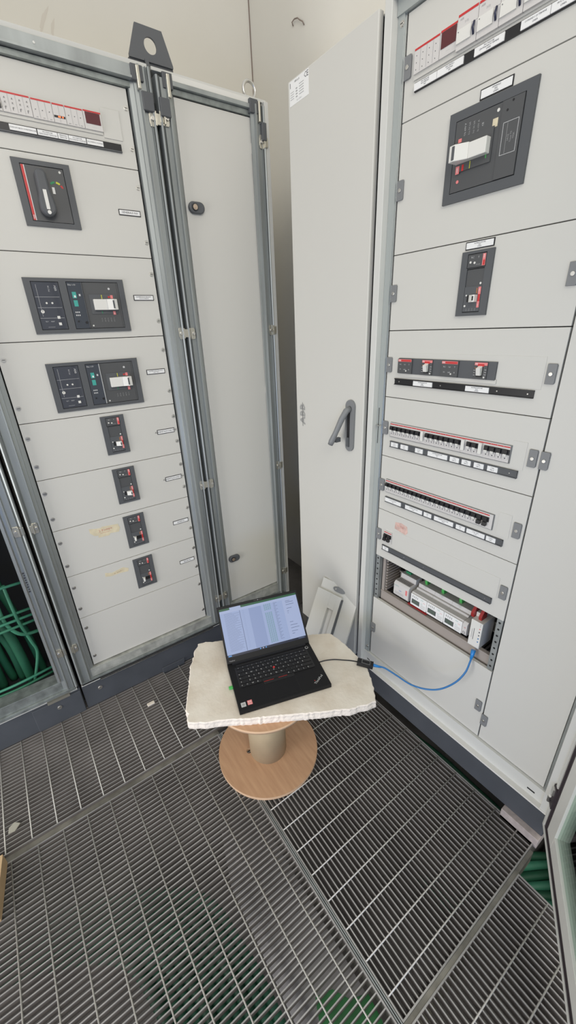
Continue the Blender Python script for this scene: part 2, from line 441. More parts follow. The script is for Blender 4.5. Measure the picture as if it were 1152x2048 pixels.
# ================================================================== LEFT ROW (cabinet A)
U0, U1 = .043, .579
SE = [2.198, 2.000, 1.7565, 1.510, 1.261, 1.061, .8605, .6595, .4575, .207]
cabA = empty('distribution_cabinet', (.31, 1.61, 0), 'left switchgear cabinet in galvanised frame with four small breakers in a column', 'electrical cabinet')
body(cabA, -.022, .648, 1.66, 2.16, .13, 2.25, 'y')
panels = []
for i in range(9): panels.append(cover(FA, U0, U1, SE[i+1], SE[i], cabA))
postA(cabA, .652, -1, .16, 2.25); postA(cabA, -.027, 1, .16, 2.25)
# top rails, roof edge
mb = MB()
mb.box(.010, .620, 2.213, 2.246, 1.586-.0, 1.64, GALV) if False else None
mb = MB().box(.034, .592, 1.588, 1.66, 2.214, 2.247, GALV).box(.034, .592, 1.582, 1.588, 2.214, 2.220, GALV).box(.038, .588, 1.600, 1.66, 2.1985, 2.2115, GALVD)
mb.cyl(.34, 2.232, .003, 1.5875, 1.587, WHITE, 10, axis='y')
mb.build('top_rail', cabA, bevel=.0012)
MB().box(-.025, .650, 1.600, 2.16, 2.2505, 2.264, PANELB).build('roof_edge', cabA, bevel=.002)
mb = MB().box(.012, .612, 1.596, 1.66, .160, .204, SILL).box(-.020, .645, 1.588, 1.66, .150, .1595, GALVD).box(-.022, .648, 1.592, 1.61, .1395, .1495, SEAM)
mb.build('bottom_sill', cabA, bevel=.001)
MB().box(-.026, .651, 1.5945, 1.66, .134, .1395, PANELB).box(.05, .60, 1.584, 1.596, .136, .1385, GALVB).build('sill_strip', cabA)
mb = MB().box(-.028, .654, 1.600, 2.14, .002, .132, PLINTH)
mb.prism([(.315, -.004), (.322, -.060), (.420, -.060), (.43, .03), (.315, .03)], 1.594, 1.5985, PLINTH, axis='y')
mb.build('plinth', cabA, bevel=.003)
for x in (.04,): screw_mesh(FA, x, .085, .013, cabA, .007)
s0 = screw_mesh(FA, .569, 2.150, 0, cabA)
for v in (2.052, 1.953, 1.802, 1.708, 1.56, 1.461, 1.312, 1.213, 1.112, 1.012, .911, .811, .710, .607, .506, .405, .253):
    dup(s0, wv(FA, 0, v-2.150), cabA)
for v in (1.461, 1.312, 1.211, 1.112, 1.011, .910, .809, .708, .606, .504, .405, .253, 1.56, 1.708, 1.802, 1.953, 2.05, 2.15):
    dup(s0, wv(FA, .057-.569, v-2.150), cabA)
k0 = latch(cabA, .643, 2.131, 1)
for z in (1.515, .905, .30): dup(k0, (0, 0, z-2.131), cabA)
k1 = latch(cabA, -.004, .903, -1)
for z in (1.515, .347): dup(k1, (0, 0, z-.903), cabA)
# corner caps at the top of the frame
mb = MB().box(.592, .628, 1.583, 1.60, 2.212, 2.249, BEZ).box(.614, .649, 1.5775, 1.592, 2.145, 2.190, BEZ).box(.606, .616, 1.578, 1.590, 2.192, 2.246, NICK)
mb.build('corner_cap', cabA, bevel=.002)
# lifting lug
LUG = mat('lug_grey', (0.10, 0.105, 0.112), 0.45)
outer = [(.606, 2.277), (.743, 2.277), (.743, 2.283), (.717, 2.356), (.635, 2.357), (.606, 2.284)]
cxh, czh, rh = .676, 2.3145, .0195
mb = MB(); N = 48
def on_poly(a):
    d = Vector((math.cos(a), math.sin(a))); best = None; c = Vector((cxh, czh))
    for i in range(len(outer)):
        p = Vector(outer[i]); q = Vector(outer[(i+1) % len(outer)]); ed = q-p
        den = d.x*ed.y-d.y*ed.x
        if abs(den) < 1e-9: continue
        tt = ((p.x-c.x)*ed.y-(p.y-c.y)*ed.x)/den; ss = ((p.x-c.x)*d.y-(p.y-c.y)*d.x)/den
        if tt > 0 and -1e-6 <= ss <= 1+1e-6 and (best is None or tt < best): best = tt
    return c+d*best
angs = sorted(set([2*math.pi*i/N for i in range(N)]+[math.atan2(p[1]-czh, p[0]-cxh) % (2*math.pi) for p in outer]))
vs = []; fs = []
n_ = len(angs)
for a in angs:
    o2 = on_poly(a); i2 = (cxh+rh*math.cos(a), czh+rh*math.sin(a))
    vs += [(o2.x, 1.615, o2.y), (i2[0], 1.615, i2[1]), (o2.x, 1.621, o2.y), (i2[0], 1.621, i2[1])]
for i in range(n_):
    j = (i+1) % n_
    fs += [(4*i, 4*j, 4*j+1, 4*i+1), (4*i+2, 4*i+3, 4*j+3, 4*j+2), (4*i, 4*i+2, 4*j+2, 4*j), (4*i+1, 4*j+1, 4*j+3, 4*i+3)]
mb.add(vs, fs, LUG)
mb.box(.652, .664, 1.612, 1.624, 2.18, 2.28, LUG).box(.605, .744, 1.621, 1.66, 2.266, 2.277, LUG)
tag(mb.build('lifting_lug'), 'dark grey lifting plate with a round hole, standing on top of the left cabinets', 'lifting bracket')

# --- modular row at the top
def modstrip(mb, fr, u0, u1, v0, v1, n0=.0, n1=.008, red=True, cells=0, rows=2, redh=.0035):
    mb.box(u0+.0003, u1-.0003, v0, v1, n0, n1, MODW)
    if red: mb.box(u0+.0012, u1-.0012, v1-redh-.0008, v1-.0008, n1, n1+.0006, RED)
    for i in range(1, cells): mb.box(u0+(u1-u0)*i/cells-.0003, u0+(u1-u0)*i/cells+.0003, v0+.002, v1-.005, n1, n1+.0004, INKG)
    return mb
MB().box(.10, .486, 2.072, 2.126, 0, .0035, PANEL).build('module_window_frame', cabA, FA)
mb = modstrip(MB(), FA, .230, .301, 2.0795, 2.123, cells=4)
for i in range(4):
    for j in range(3):
        uu = .239+i*.0177; vv = 2.090+j*.0095
        mb.text('AV~'[j] if False else ['0', 'K', 'A'][j], .006, uu, vv, .0092, INK)
    mb.box(.2365+i*.0177, .2375+i*.0177, 2.085, 2.091, .008, .0085, INK)
mb.build('surge_arrester', cabA, FA)
mb = modstrip(MB(), FA, .130, .229, 2.0795, 2.123, cells=5); mb.box(.2, .227, 2.085, 2.096, .008, .012, BLACK); mb.build('modular_breaker', cabA, FA)
mb = modstrip(MB(), FA, .302, .354, 2.0785, 2.122, cells=3)
for i in range(3): mb.box(.309+i*.0172, .314+i*.0172, 2.0815, 2.0825, .008, .0085, INKG); mb.cyl(.3105+i*.0172, 2.098, .0011, .008, .0086, INK, 8)
mb.build('fuse_holder', cabA, FA)
mb = modstrip(MB(), FA, .3545, .3865, 2.0785, 2.1215, cells=2)
mb.box(.356, .385, 2.0895, 2.0945, .008, .0085, BLACK)
for q in (.3665, .370, .377): mb.box(q, q+.003, 2.0905, 2.0935, .0085, .009, LED)
mb.build('voltage_relay', cabA, FA)
mb = modstrip(MB(), FA, .387, .4355, 2.0785, 2.1215, cells=3)
for i in range(3): mb.box(.392+i*.016, .398+i*.016, 2.0815, 2.0825, .008, .0085, INKG); mb.cyl(.395+i*.016, 2.1, .0011, .008, .0086, INK, 8)
mb.build('fuse_holder', cabA, FA)
mb = modstrip(MB(), FA, .436, .487, 2.0785, 2.1225)
mb.box(.4415, .4825, 2.0915, 2.1175, .008, .009, DRED); mb.text('- - - -', .006, .462, 2.085, .0083, INKG)
mb.build('digital_meter', cabA, FA)
MB().box(.4885, .544, 2.067, 2.1385, 0, .0022, PANEL).build('blanking_plate', cabA, FA, bevel=.0008)
mb = MB().box(.14, .535, 2.0395, 2.0575, 0, .004, BLACK).box(.14, .535, 2.0370, 2.0395, 0, .007, BEZ)
mb.build('label_rail', cabA, FA)
for a, b_, ls in ((.235, .3005, ['SCARICATORE DI SOVRATENSIONE']), (.3035, .354, ['PROTEZIONE', 'MANCANZA TENSIONE']), (.3555, .3825, ['PRESENZA', 'TENSIONE']),
                  (.384, .431, ['PROTEZIONE', 'MULTIMETRO DIGITALE']), (.4335, .480, ['MULTIMETRO DIGITALE'])):
    plate(MB(), a, b_, 2.0425, 2.0550, .004, ls, border=False, size=.0042 if len(ls) > 1 else .0040).build('label', cabA, FA)

# --- rotary disconnector, second panel
def bezel(u0, u1, v0, v1, wins, fr, parent, name, n=.006, windark=BEZ2):
    """flat grey surround with sunk windows (u0,u1,v0,v1)"""
    us = sorted(set([u0, u1]+[q for w_ in wins for q in w_[:2]])); vs_ = sorted(set([v0, v1]+[q for w_ in wins for q in w_[2:4]]))
    mb = MB()
    for i in range(len(us)-1):
        for j in range(len(vs_)-1):
            cu, cv = (us[i]+us[i+1])/2, (vs_[j]+vs_[j+1])/2
            if any(w_[0] < cu < w_[1] and w_[2] < cv < w_[3] for w_ in wins): continue
            mb.box(us[i], us[i+1], vs_[j], vs_[j+1], 0, n, BEZ)
    for w_ in wins: mb.box(w_[0], w_[1], w_[2], w_[3], 0, .0004, SEAM)
    return mb.build(name, parent, fr)
dv = bezel(.2175, .3675, 1.8235, 1.983, [(.2365, .349, 1.8355, 1.9715)], FA, cabA, 'rotary_disconnector')
mb = MB().box(.238, .3475, 1.837, 1.970, .0004, .0045, BEZ2)
mb.cyl(.338, 1.962, .0032, .0045, .0055, WHITE, 12)
cxk, czk = .312, 1.918
for a0, a1, m in ((95, 135, GRN), (50, 85, YEL), (15, 45, RED)):
    pts = [(cxk+.008+.021*math.cos(R_(a)), czk+.021*math.sin(R_(a))) for a in range(a0, a1+1, 8)]+[(cxk+.008+.016*math.cos(R_(a)), czk+.016*math.sin(R_(a))) for a in range(a1, a0-1, -8)]
    mb.prism(pts, .0045, .005, m)
mb.box(cxk-.004, cxk+.003, czk-.010, czk+.006, .0045, .005, PAPER)
mb.build('face_plate', dv, FA)
mb = MB().box(.239, .2455, 1.838, 1.969, .0045, .0055, RED).box(.2455, .2475, 1.838, 1.969, .0045, .0052, PAPER)
mb.text('ABB', .006, .2425, 1.846, .0057, PAPER, R_(90)); mb.build('red_strip', dv, FA)
pts = []
for a in range(20, 161, 14): pts.append((.281+.0155*math.cos(R_(a)), 1.944+.0155*math.sin(R_(a))))
pts += [(.2655, 1.90), (.262, 1.885)]
for a in range(170, 371, 14): pts.append((.283+.0215*math.cos(R_(a)), 1.868+.0215*math.sin(R_(a))))
pts += [(.3015, 1.89), (.297, 1.91)]
mb = MB().prism(pts, .006, .034, BEZ); h_ = mb.build('handle', dv, FA, bevel=.006)
MB().box(.2765, .2855, 1.862, 1.909, .034, .0355, WHITE).cyl(.2815, 1.855, .005, .034, .0355, WHITE, 14).build('handle_pointer', dv, FA)
def tab_label(u0, v0, w_, h, ls, fr, parent, n=0):
    return plate(MB(), u0+.0025, u0+w_-.0025, v0+.0025, v0+h-.0025, n, ls).build('label', parent, fr, bevel=.0005)
tab_label(.4925, 1.8735, .071, .017, ['GENERALE INV'], FA, cabA)

# --- two large breakers with residual current blocks
def big_breaker(dz, wrap):
    v0 = 1.531+dz
    d = bezel(.1665, .4635, v0, v0+.158, [(.1855, .2635, v0+.011, v0+.148), (.2850, .4445, v0+.011, v0+.149)], FA, cabA, 'large_breaker')
    mb = MB().box(.187, .262, v0+.0125, v0+.1465, .0004, .0045, FILM)
    for q in (.045, .075, .105): mb.box(.189, .258, v0+q, v0+q+.0006, .0045, .0048, INKL)
    mb.box(.198, .1986, v0+.05, v0+.14, .0045, .0048, INKL)
    mb.cyl(.217, v0+.088, .0028, .0045, .006, WHITE, 12).cyl(.233, v0+.088, .0028, .0045, .006, WHITE, 12)
    mb.cyl(.2, v0+.064, .005, .0045, .006, WHITE, 16).text('T', .008, .2, v0+.064, .0062, INK)
    mb.box(.238, .246, v0+.043, v0+.051, .0045, .0055, WHITE).box(.238, .246, v0+.024, v0+.032, .0045, .0055, WHITE)
    mb.text('ABB', .009, .251, v0+.130, .0048, INKL, R_(-90)); mb.text('RC Sel', .006, .232, v0+.128, .0048, INKL, R_(-90))
    mb.text('TEST', .004, .205, v0+.035, .0048, INKL).text('RESET', .004, .222, v0+.035, .0048, INKL)
    mb.box(.205, .225, v0+.019, v0+.0195, .0045, .0048, INKL)
    mb.build('residual_current_block', d, FA)
    mb = MB().box(.2865, .3305, v0+.0125, v0+.1475, .0004, .006, FILM)
    mb.text('Ekip LCD', .006, .301, v0+.140, .0062, INKL)
    for a, b_ in ((.110, .092), (.086, .068)):
        mb.box(.2965, .3085, v0+b_+.010, v0+a+.010, .006, .0063, TEAL)
    mb.box(.301, .306, v0+.104, v0+.110, .006, .0064, PAPER).box(.316, .321, v0+.108, v0+.114, .006, .0064, INKL)
    for i in range(6): mb.box(.2945+(i % 3)*.005, .2975+(i % 3)*.005, v0+.050+(i//3)*.009, v0+.054+(i//3)*.009, .006, .0063, INKL)
    mb.cyl(.298, v0+.034, .0025, .006, .0075, BLACK, 10).cyl(.322, v0+.030, .004, .006, .0075, BLACK, 12).box(.3285, .3305, v0+.013, v0+.147, .006, .0085, GSILV if wrap else BEZ)
    mb.build('trip_unit', d, FA)
    mb = MB().box(.332, .4435, v0+.0125, v0+.1475, .0004, .0055, BEZ2)
    mb.box(.4385, .4390, v0+.0125, v0+.1475, .0055, .0058, SEAM)
    mb.cyl(.413, v0+.130, .0035, .0055, .0062, INKL, 12).cyl(.3415, v0+.020, .0026, .0055, .0062, WHITE, 12)
    mb.box(.345, .429, v0+.055, v0+.113, .0055, .0075, BEZ)
    mb.box(.413, .421, v0+.101, v0+.111, .0075, .0082, PINK).box(.413, .421, v0+.052, v0+.063, .0075, .0082, PINK)
    mb.text('ABB', .0035, .417, v0+.057, .0084, PAPER, R_(90)).box(.405, .411, v0+.103, v0+.108, .0075, .008, RED)
    mb.box(.384, .386, v0+.100, v0+.112, .0075, .0081, YEL).box(.377, .379, v0+.056, v0+.064, .0075, .0081, GRN)
    for i in range(5): mb.text(['Ue Icu', '230 85', '415 50', '440 50', '690 10'][i], .0045, .373+i*.010, v0+.037, .0058, INKG, R_(90))
    mb.build('breaker_face', d, FA)
    mb = MB().box(.3555, .3965, v0+.0665, v0+.0985, .0075, .020, WHITE)
    mb.prism([(.3965, .0075), (.3965, .022), (.415, .030), (.428, .026), (.429, .0075)], v0+.0665, v0+.0985, WHITE, axis='y').box(.4125, .418, v0+.070, v0+.095, .0275, .0300, BEZ)
    mb.box(.3945, .3965, v0+.066, v0+.099, .0195, .0215, INKL)
    mb.build('toggle_handle', d, FA, bevel=.0015)
    return d
big_breaker(0, False); big_breaker(-.2480, True)
tab_label(.4925, 1.6260, .071, .018, ['ALIMENTAZIONE INV1', 'SOTTOPARTE'], FA, cabA)
tab_label(.4925, 1.3785, .071, .018, ['ALIMENTAZIONE INV2', 'CAB. TEC.'], FA, cabA)

# --- four small breakers
def small_breaker(v0, on, fr=FA, u0=.2945, parent=None, w_=.0825, h=.143, name='moulded_case_breaker'):
    d = bezel(u0, u0+w_, v0, v0+h, [(u0+.0165, u0+.0665, v0+h-.037, v0+h-.006), (u0+.0185, u0+.0655, v0+.008, v0+h-.038)], fr, parent, name)
    a, b_ = u0+.0178, u0+.0652
    mb = MB().box(a, b_, v0+h-.0355, v0+h-.0075, .0004, .0055, BEZ2)
    mb.box(b_-.0085, b_-.001, v0+h-.034, v0+h-.009, .0055, .0063, PINK).text('ABB', .0045, b_-.005, v0+h-.014, .0066, PAPER, R_(-90)).box(b_-.006, b_-.002, v0+h-.033, v0+h-.022, .0063, .0066, RED)
    mb.cyl(a+.008, v0+h-.024, .0026, .0055, .0068, WHITE, 10).cyl(a+.019, v0+h-.026, .0026, .0055, .0068, WHITE, 10)
    mb.text('RC', .006, a+.012, v0+h-.014, .0058, INKL).text('T', .006, a+.028, v0+h-.015, .0058, INKL).text('30mA', .0045, a+.028, v0+h-.030, .0058, INKG)
    mb.build('residual_current_unit', d, fr)
    mb = MB().box(a+.0015, b_-.0005, v0+.0095, v0+h-.0395, .0004, .0040, BEZ2)
    mb.box(a+.0015, b_-.0005, v0+.0100, v0+.066, .0040, .0060, BEZ)
    mb.box(b_-.0085, b_-.0015, v0+.048, v0+.064, .006, .0066, PINK).box(b_-.0075, b_-.002, v0+.022, v0+.048, .006, .0065, RED).box(b_-.008, b_-.0015, v0+.018, v0+.032, .006, .0067, PINK)
    mb.text('ABB', .004, b_-.005, v0+.057, .0069, PAPER, R_(90)).text('XT', .004, b_-.005, v0+.024, .0069, PAPER, R_(90))
    mb.cyl(b_-.006, v0+.072, .0026, .0040, .005, WHITE, 10).cyl(a+.007, v0+.023, .0025, .006, .0075, WHITE, 10).cyl(a+.008, v0+.047, .002, .006, .007, WHITE, 10)
    for i in range(4): mb.text(['690V', '50Hz', '160A', 'TMD'][i], .003, a+.012+i*.008, v0+.014, .0062, INKG, R_(90))
    mb.box(b_-.013, b_-.0115, v0+.05, v0+.062, .006, .0064, ORANGE)
    mb.build('breaker_face', d, fr)
    mb = MB().box(a+.010, b_-.009, v0+.032, v0+.047, .006, .0064, BLACK)
    if on: mb.prism([(a+.019, .006), (a+.019, .012), (b_-.014, .020), (b_-.009, .019), (b_-.009, .006)], v0+.031, v0+.047, WHITE, axis='y').box(b_-.015, b_-.0115, v0+.034, v0+.044, .0185, .0205, BLACK)
    else: mb.prism([(a+.009, .006), (a+.008, .017), (a+.014, .018), (a+.019, .006)], v0+.031, v0+.047, WHITE, axis='y')
    mb.build('toggle_handle', d, fr, bevel=.0008)
    return d
for i, (v0, on) in enumerate(((1.1065, True), (.9050, True), (.7035, False), (.5015, False))):
    small_breaker(v0, on, parent=cabA)
for v, ls in ((1.1505, ['ALIMENTAZIONE INV3']), (.9515, ['ALIMENTAZIONE INV4']), (.7465, ['RISERVA']), (.5445, ['RISERVA'])):
    tab_label(.4935, v, .071, .0185, ls, FA, cabA)
# tape remains with red pen
mb = MB().prism([(.165, .815), (.178, .800), (.192, .797), (.191, .788), (.232, .786), (.236, .794), (.270, .790), (.277, .806), (.272, .824), (.212, .830), (.205, .826), (.190, .828), (.164, .834)], 0, .0006, TAPE)
mb.text('2 Pompa', .013, .222, .815, .0008, REDINK, R_(3), 1.1).box(.200, .240, .8035, .8043, .0006, .0009, REDINK)
o = mb.build('tape_remnant', cabA, FA); o['label'] = 'torn yellowed masking tape with red handwriting'
mb = MB().prism([(.178, .609), (.200, .603), (.235, .604), (.270, .600), (.273, .614), (.252, .626), (.205, .617), (.180, .626)], 0, .0006, TAPE)
mb.text('in quadro', .009, .232, .612, .0008, BRNINK, R_(6), 1.1)
o = mb.build('tape_remnant', cabA, FA); o['label'] = 'thin torn masking tape with faint handwriting'

# ---- narrow cabinet with blank door
cabN = empty('narrow_cabinet', (.87, 1.61, 0), 'narrow cabinet with plain grey door, two oval locks and an eye bolt on top', 'electrical cabinet')
body(cabN, .668, 1.058, 1.66, 2.16, .13, 2.235, 'y')
postA(cabN, .664, 1, .16, 2.238, wide=.064); postA(cabN, 1.062, -1, .16, 2.238, wide=.040)
mb = MB().box(.7285, 1.020, 1.607, 1.625, .232, 2.2065, PANEL)
dN = mb.build('door', cabN, bevel=.0015)
for z in (1.917, .481):
    mb = MB()
    pts = [(.777+.0175*math.cos(R_(a)), z+.0175*math.sin(R_(a))) for a in range(-90, 91, 15)]+[(.752+.0175*math.cos(R_(a)), z+.0175*math.sin(R_(a))) for a in range(90, 271, 15)]
    mb.prism([(p[0], p[1]) for p in pts], 0.005, .018, BEZ)
    lk = mb.build('lock', dN, FA, bevel=.004)
    MB().cyl(.756, z, .011, .018, .0215, BLACK, 20).cyl(.756, z, .0085, .0215, .0225, BRASS, 20).cyl(.756, z, .004, .0225, .024, BRASS, 12).build('lock_barrel', lk, FA)
mb = MB().box(.720, 1.045, 1.590, 1.66, 2.2255, 2.238, GALV).box(.722, 1.030, 1.602, 1.66, 2.2090, 2.2250, GALVD)
mb.build('top_rail', cabN, bevel=.001)
MB().box(.720, 1.040, 1.597, 1.66, 2.2385, 2.2550, WHITE).build('top_strip', cabN, bevel=.001)
MB().box(.664, 1.082, 1.604, 2.16, 2.2555, 2.264, PANELB).build('roof_edge', cabN, bevel=.001)
mb = MB().box(.690, .722, 1.586, 1.60, 2.214, 2.252, BEZ).box(.667, .700, 1.5745, 1.592, 2.140, 2.185, BEZ).box(.700, .710, 1.578, 1.590, 2.190, 2.246, NICK)
mb.build('corner_cap', cabN, bevel=.0015)
mb = MB().box(1.003, 1.036, 1.586, 1.60, 2.214, 2.252, BEZ).box(1.043, 1.061, 1.5745, 1.592, 2.140, 2.190, BEZ).box(1.034, 1.041, 1.578, 1.590, 2.190, 2.246, NICK)
mb.build('corner_cap', cabN, bevel=.0015)
MB().box(1.0645, 1.082, 1.590, 2.16, .13, 2.255, PANELB).build('side_panel', cabN, bevel=.002)
mb = MB().box(.700, 1.040, 1.596, 1.66, .175, .228, SILL).box(.670, 1.058, 1.588, 1.66, .150, .1745, GALVD)
mb.build('bottom_sill', cabN)
MB().box(.664, 1.084, 1.5945, 1.66, .134, .1395, PANELB).build('sill_strip', cabN)
MB().box(.6565, 1.084, 1.600, 2.14, .002, .132, PLINTH).build('plinth', cabN, bevel=.003)
k2 = latch(cabN, .686, 2.139, -1)
for z in (1.513, .903, .30): dup(k2, (0, 0, z-2.139), cabN)
k3 = latch(cabN, 1.048, 2.138, 1)
for z in (1.513, .908, .30): dup(k3, (0, 0, z-2.138), cabN)
hg = MB().box(1.012, 1.022, 1.600, 1.608, 2.105, 2.135, CHROME).cyl(1.022, 1.604, .004, 2.10, 2.14, CHROME, 10)
hg = hg.build('hinge', cabN)
for z in (1.27, .33): dup(hg, (0, 0, z-2.12), cabN)
mb = MB(); ex, ey, ez = 1.050, 1.66, 2.305
mb.tube([(ex+.025*math.cos(a), ey, ez+.025*math.sin(a)) for a in [2*math.pi*i/28 for i in range(29)]], .0055, CHROME, 10, caps=False)
mb.cyl(ex, ey, .009, 2.264, 2.283, CHROME, 14)
o = mb.build('eye_bolt', cabN); o['label'] = 'zinc plated lifting eye bolt'

# ---- left cable cabinet
cabL = empty('cable_cabinet', (-.42, 1.61, 0), 'open galvanised cabinet full of thick green power cables, at the left edge', 'electrical cabinet')
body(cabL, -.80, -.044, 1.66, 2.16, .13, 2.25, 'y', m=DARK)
postA(cabL, -.038, -1, .16, 2.25, wide=.052)
mb = MB().box(-.0925, -.0905, 1.588, 1.66, .21, 2.20, GALVB).box(-.1015, -.0930, 1.592, 1.66, .21, 2.20, GALV)
mb.build('inner_lip', cabL)
mb = MB()
frs = frame((0, 0, 1), (1, 0, 0), (0, -1, 0), (-.0845, 1.5935, 0))
for i in range(9): mb.box(.66+i*.010, .665+i*.010, -.003+(i % 2)*.002, .003, 0, .0008, INK)
mb.build('printed_marking', cabL, frs)
mb = MB().box(-.80, -.085, 1.596, 1.66, .160, .206, GALVD).box(-.80, -.047, 1.586, 1.66, .145, .1595, GALVD); mb.build('bottom_sill', cabL, bevel=.001)
mb = MB().box(-.80, -.044, 1.5945, 1.66, .134, .1445, PANELB).box(-.16, -.075, 1.583, 1.596, .128, .140, NICK)
mb.build('sill_strip', cabL)
mb = MB().box(-.80, -.034, 1.600, 2.14, .002, .132, PLINTH).box(-.22, -.036, 1.594, 1.602, .004, .122, PLINTH); mb.build('plinth', cabL, bevel=.002)
screw_mesh(FA, -.125, .085, .019, cabL, .007)
k4 = latch(cabL, -.060, .906, 1)
for z in (1.515, .352): dup(k4, (0, 0, z-.906), cabL)

def cable(pts, r, m, label, group, name='power_cable', cat='cable', seg=12):
    o = MB().tube(pts, r, m, seg, sub=6).build(name)
    return tag(o, label, cat, group)
G1 = 'thick green cables in the open cabinet'
L1 = 'thick dark green power cable hanging down inside the open left cabinet'
for i, (xa, xb, xc, yy, r) in enumerate(((-.17, -.215, -.27, 1.80, .016), (-.20, -.185, -.155, 1.77, .015), (-.245, -.235, -.205, 1.74, .018), (-.30, -.32, -.235, 1.78, .017),
                                  (-.345, -.30, -.37, 1.73, .019), (-.40, -.375, -.31, 1.77, .018), (-.45, -.44, -.43, 1.72, .019), (-.51, -.50, -.48, 1.76, .020), (-.57, -.56, -.55, 1.73, .02))):
    cable([(xa, yy+.1, 1.6), (xa, yy+.05, 1.2), (xb-.01, yy, .85), (xb, yy, .62), (xc, yy+.01, .38), (xc+.01, yy+.03, .14)], r, CGREEN, L1, G1)
G2 = 'thin green cables looped across the open cabinet'
L2 = 'thin light green cable looped across the thick cables in the left cabinet'
for k, z in enumerate((.66, .535, .505, .475, .215, .190)):
    cable([(-.72, 1.73, z-.06), (-.50, 1.675+.004*k, z-.030), (-.36, 1.670+.004*k, z-.004), (-.25, 1.68, z+.004), (-.17, 1.70, z-.004), (-.08, 1.75, z-.03)], .0055, CGREEN3 if k % 2 else CGREEN2, L2, G2)
cable([(-.205, 1.71, .60), (-.200, 1.70, .50), (-.165, 1.70, .43), (-.10, 1.73, .40)], .0070, CGREEN3, L2, G2)
cable([(-.165, 1.71, .66), (-.160, 1.70, .50), (-.145, 1.71, .38), (-.140, 1.72, .30), (-.185, 1.73, .16)], .0060, CGREEN3, L2, G2)

# ================================================================== RIGHT ROW (cabinet B)
cabB = empty('distribution_cabinet', (1.06, .56, 0), 'right switchgear cabinet with rows of modular breakers and a glass door swung open', 'electrical cabinet')
V = [2.195, 1.991, 1.698, 1.499, 1.300, 1.100, .896, .697]
body(cabB, 1.064, 1.42, .168, .998, .135, 2.235, 'x')
BL, BR = -.939, -.4265
for i in range(7): cover(FB, BL, BR, V[i+1], V[i], cabB)
cover(FB, BL, BR, .1965, .496, cabB)
cover(FB, -.4245, -.2075, .1965, 2.195, cabB, 'column_cover')
# frame
mb = MB()
mb.box(-.990, -.966, .132, 2.238, -.04, .028, PANELB)
mb.build('frame_post', cabB, FB, bevel=.0015)
mb = MB().box(-.9655, -.9445, .150, 2.215, -.04, .006, FRB).box(-.9440, -.9405, .150, 2.215, -.04, .002, GALVB)
mb.box(-.9590, -.9565, 1.140, 1.262, .006, .0064, SEAM)
mb.box(-.9500, -.9300, .150, .1550, -.03, .0055, GALVD)
mb.build('frame_inner_post', cabB, FB)
for v in (2.18, .225): screw_mesh(FB, -.951, v, .006, cabB, .005)
mb = MB().box(-.9655, -.170, 2.1965, 2.238, -.04, .010, FRB).box(-.9655, -.170, 2.226, 2.238, .010, .028, PANELB)
mb.box(-.905, -.88, 2.205, 2.209, .010, .0104, SEAM)
mb.build('top_rail', cabB, FB, bevel=.001)
mb = MB().box(-.9655, -.170, .1385, .1955, -.04, .010, PANELB).box(-.9655, -.170, .132, .1385, -.04, .028, WHITE)
mb.box(-.245, -.222, .158, .164, .010, .0104, SEAM).box(-.945, -.930, .158, .163, .010, .0104, SEAM)
mb.build('bottom_rail', cabB, FB, bevel=.001)
mb = MB().box(-.2065, -.1960, .15, 2.215, -.04, .004, GALV).box(-.1955, -.1665, .132, 2.238, -.04, .026, PANELB)
mb.build('frame_post', cabB, FB, bevel=.001)
mb = MB().box(-.995, -.1665, .030, .1315, -.30, .026, PLINTH); mb.build('plinth', cabB, FB, bevel=.002)
# hinge tabs of the covers
tb = MB().prism([(-.0105, -.0225), (.0085, -.0225), (.0105, -.019), (.0105, .019), (.0085, .0225), (-.0105, .0225)], 0, .005, SLATE)
tb.cyl(0, 0, .0048, .005, .0072, CHROME, 14)
tb0 = tb.build('cover_clip', cabB, FB @ Matrix.Translation((-.928, 2.094, .0005)), origin=(0, 0, 0), bevel=.0008)
for v in (1.848, 1.600, 1.400, 1.199, .993, .794, .343): dup(tb0, wv(FB, 0, v-2.094), cabB)
for v in (1.600, 1.400, 1.199, .996, .793, .332): dup(tb0, wv(FB, .483, v-2.094), cabB)
for v in (1.199, .287): dup(tb0, wv(FB, .511, v-2.094), cabB)
mb = MB().tube([(-.962, 1.205, .010), (-.952, 1.203, .016), (-.945, 1.206, .010), (-.938, 1.203, .014)], .0016, CHROME, 6); mb.build('fixing_wire', cabB, FB)

# --- top modular row
MB().box(-.907, -.30, 2.062, 2.124, 0, .0035, PANEL).build('module_window_frame', cabB, FB)
mb = modstrip(MB(), FB, -.905, -.833, 2.0710, 2.117, cells=4)
for i in range(4):
    for j in range(3): mb.cyl(-.898+i*.018, 2.078+j*.0125, .0009, .008, .0085, INK, 8)
mb.build('fuse_holder', cabB, FB)
mb = modstrip(MB(), FB, -.8325, -.788, 2.0710, 2.1185); mb.box(-.8290, -.7905, 2.086, 2.1135, .008, .009, DRED); mb.text('- - -', .006, -.810, 2.079, .0083, INKG)
mb.build('digital_meter', cabB, FB)
for i in range(7):
    a = -.7875+i*.0495
    mb = modstrip(MB(), FB, a, a+.049, 2.0655, 2.1240, n1=.010, redh=.004)
    mb.box(a+.002, a+.036, 2.0760, 2.0980, .010, .0135, WHITE).box(a+.0025, a+.049, 2.0990, 2.0994, .010, .0104, INKG)
    mb.text('ABB', .005, a+.010, 2.1140, .0103, INKG).text('2CSJ', .0045, a+.022, 2.107, .0103, INKG)
    mb.cyl(a+.006, 2.094, .001, .0135, .0139, INK, 8)
    d = mb.build('control_relay', cabB, FB)
    MB().tube([(a+.0415, 2.078, .010), (a+.0425, 2.087, .016), (a+.0415, 2.098, .011)], .0022, NAVY, 8).build('toggle', d, FB)
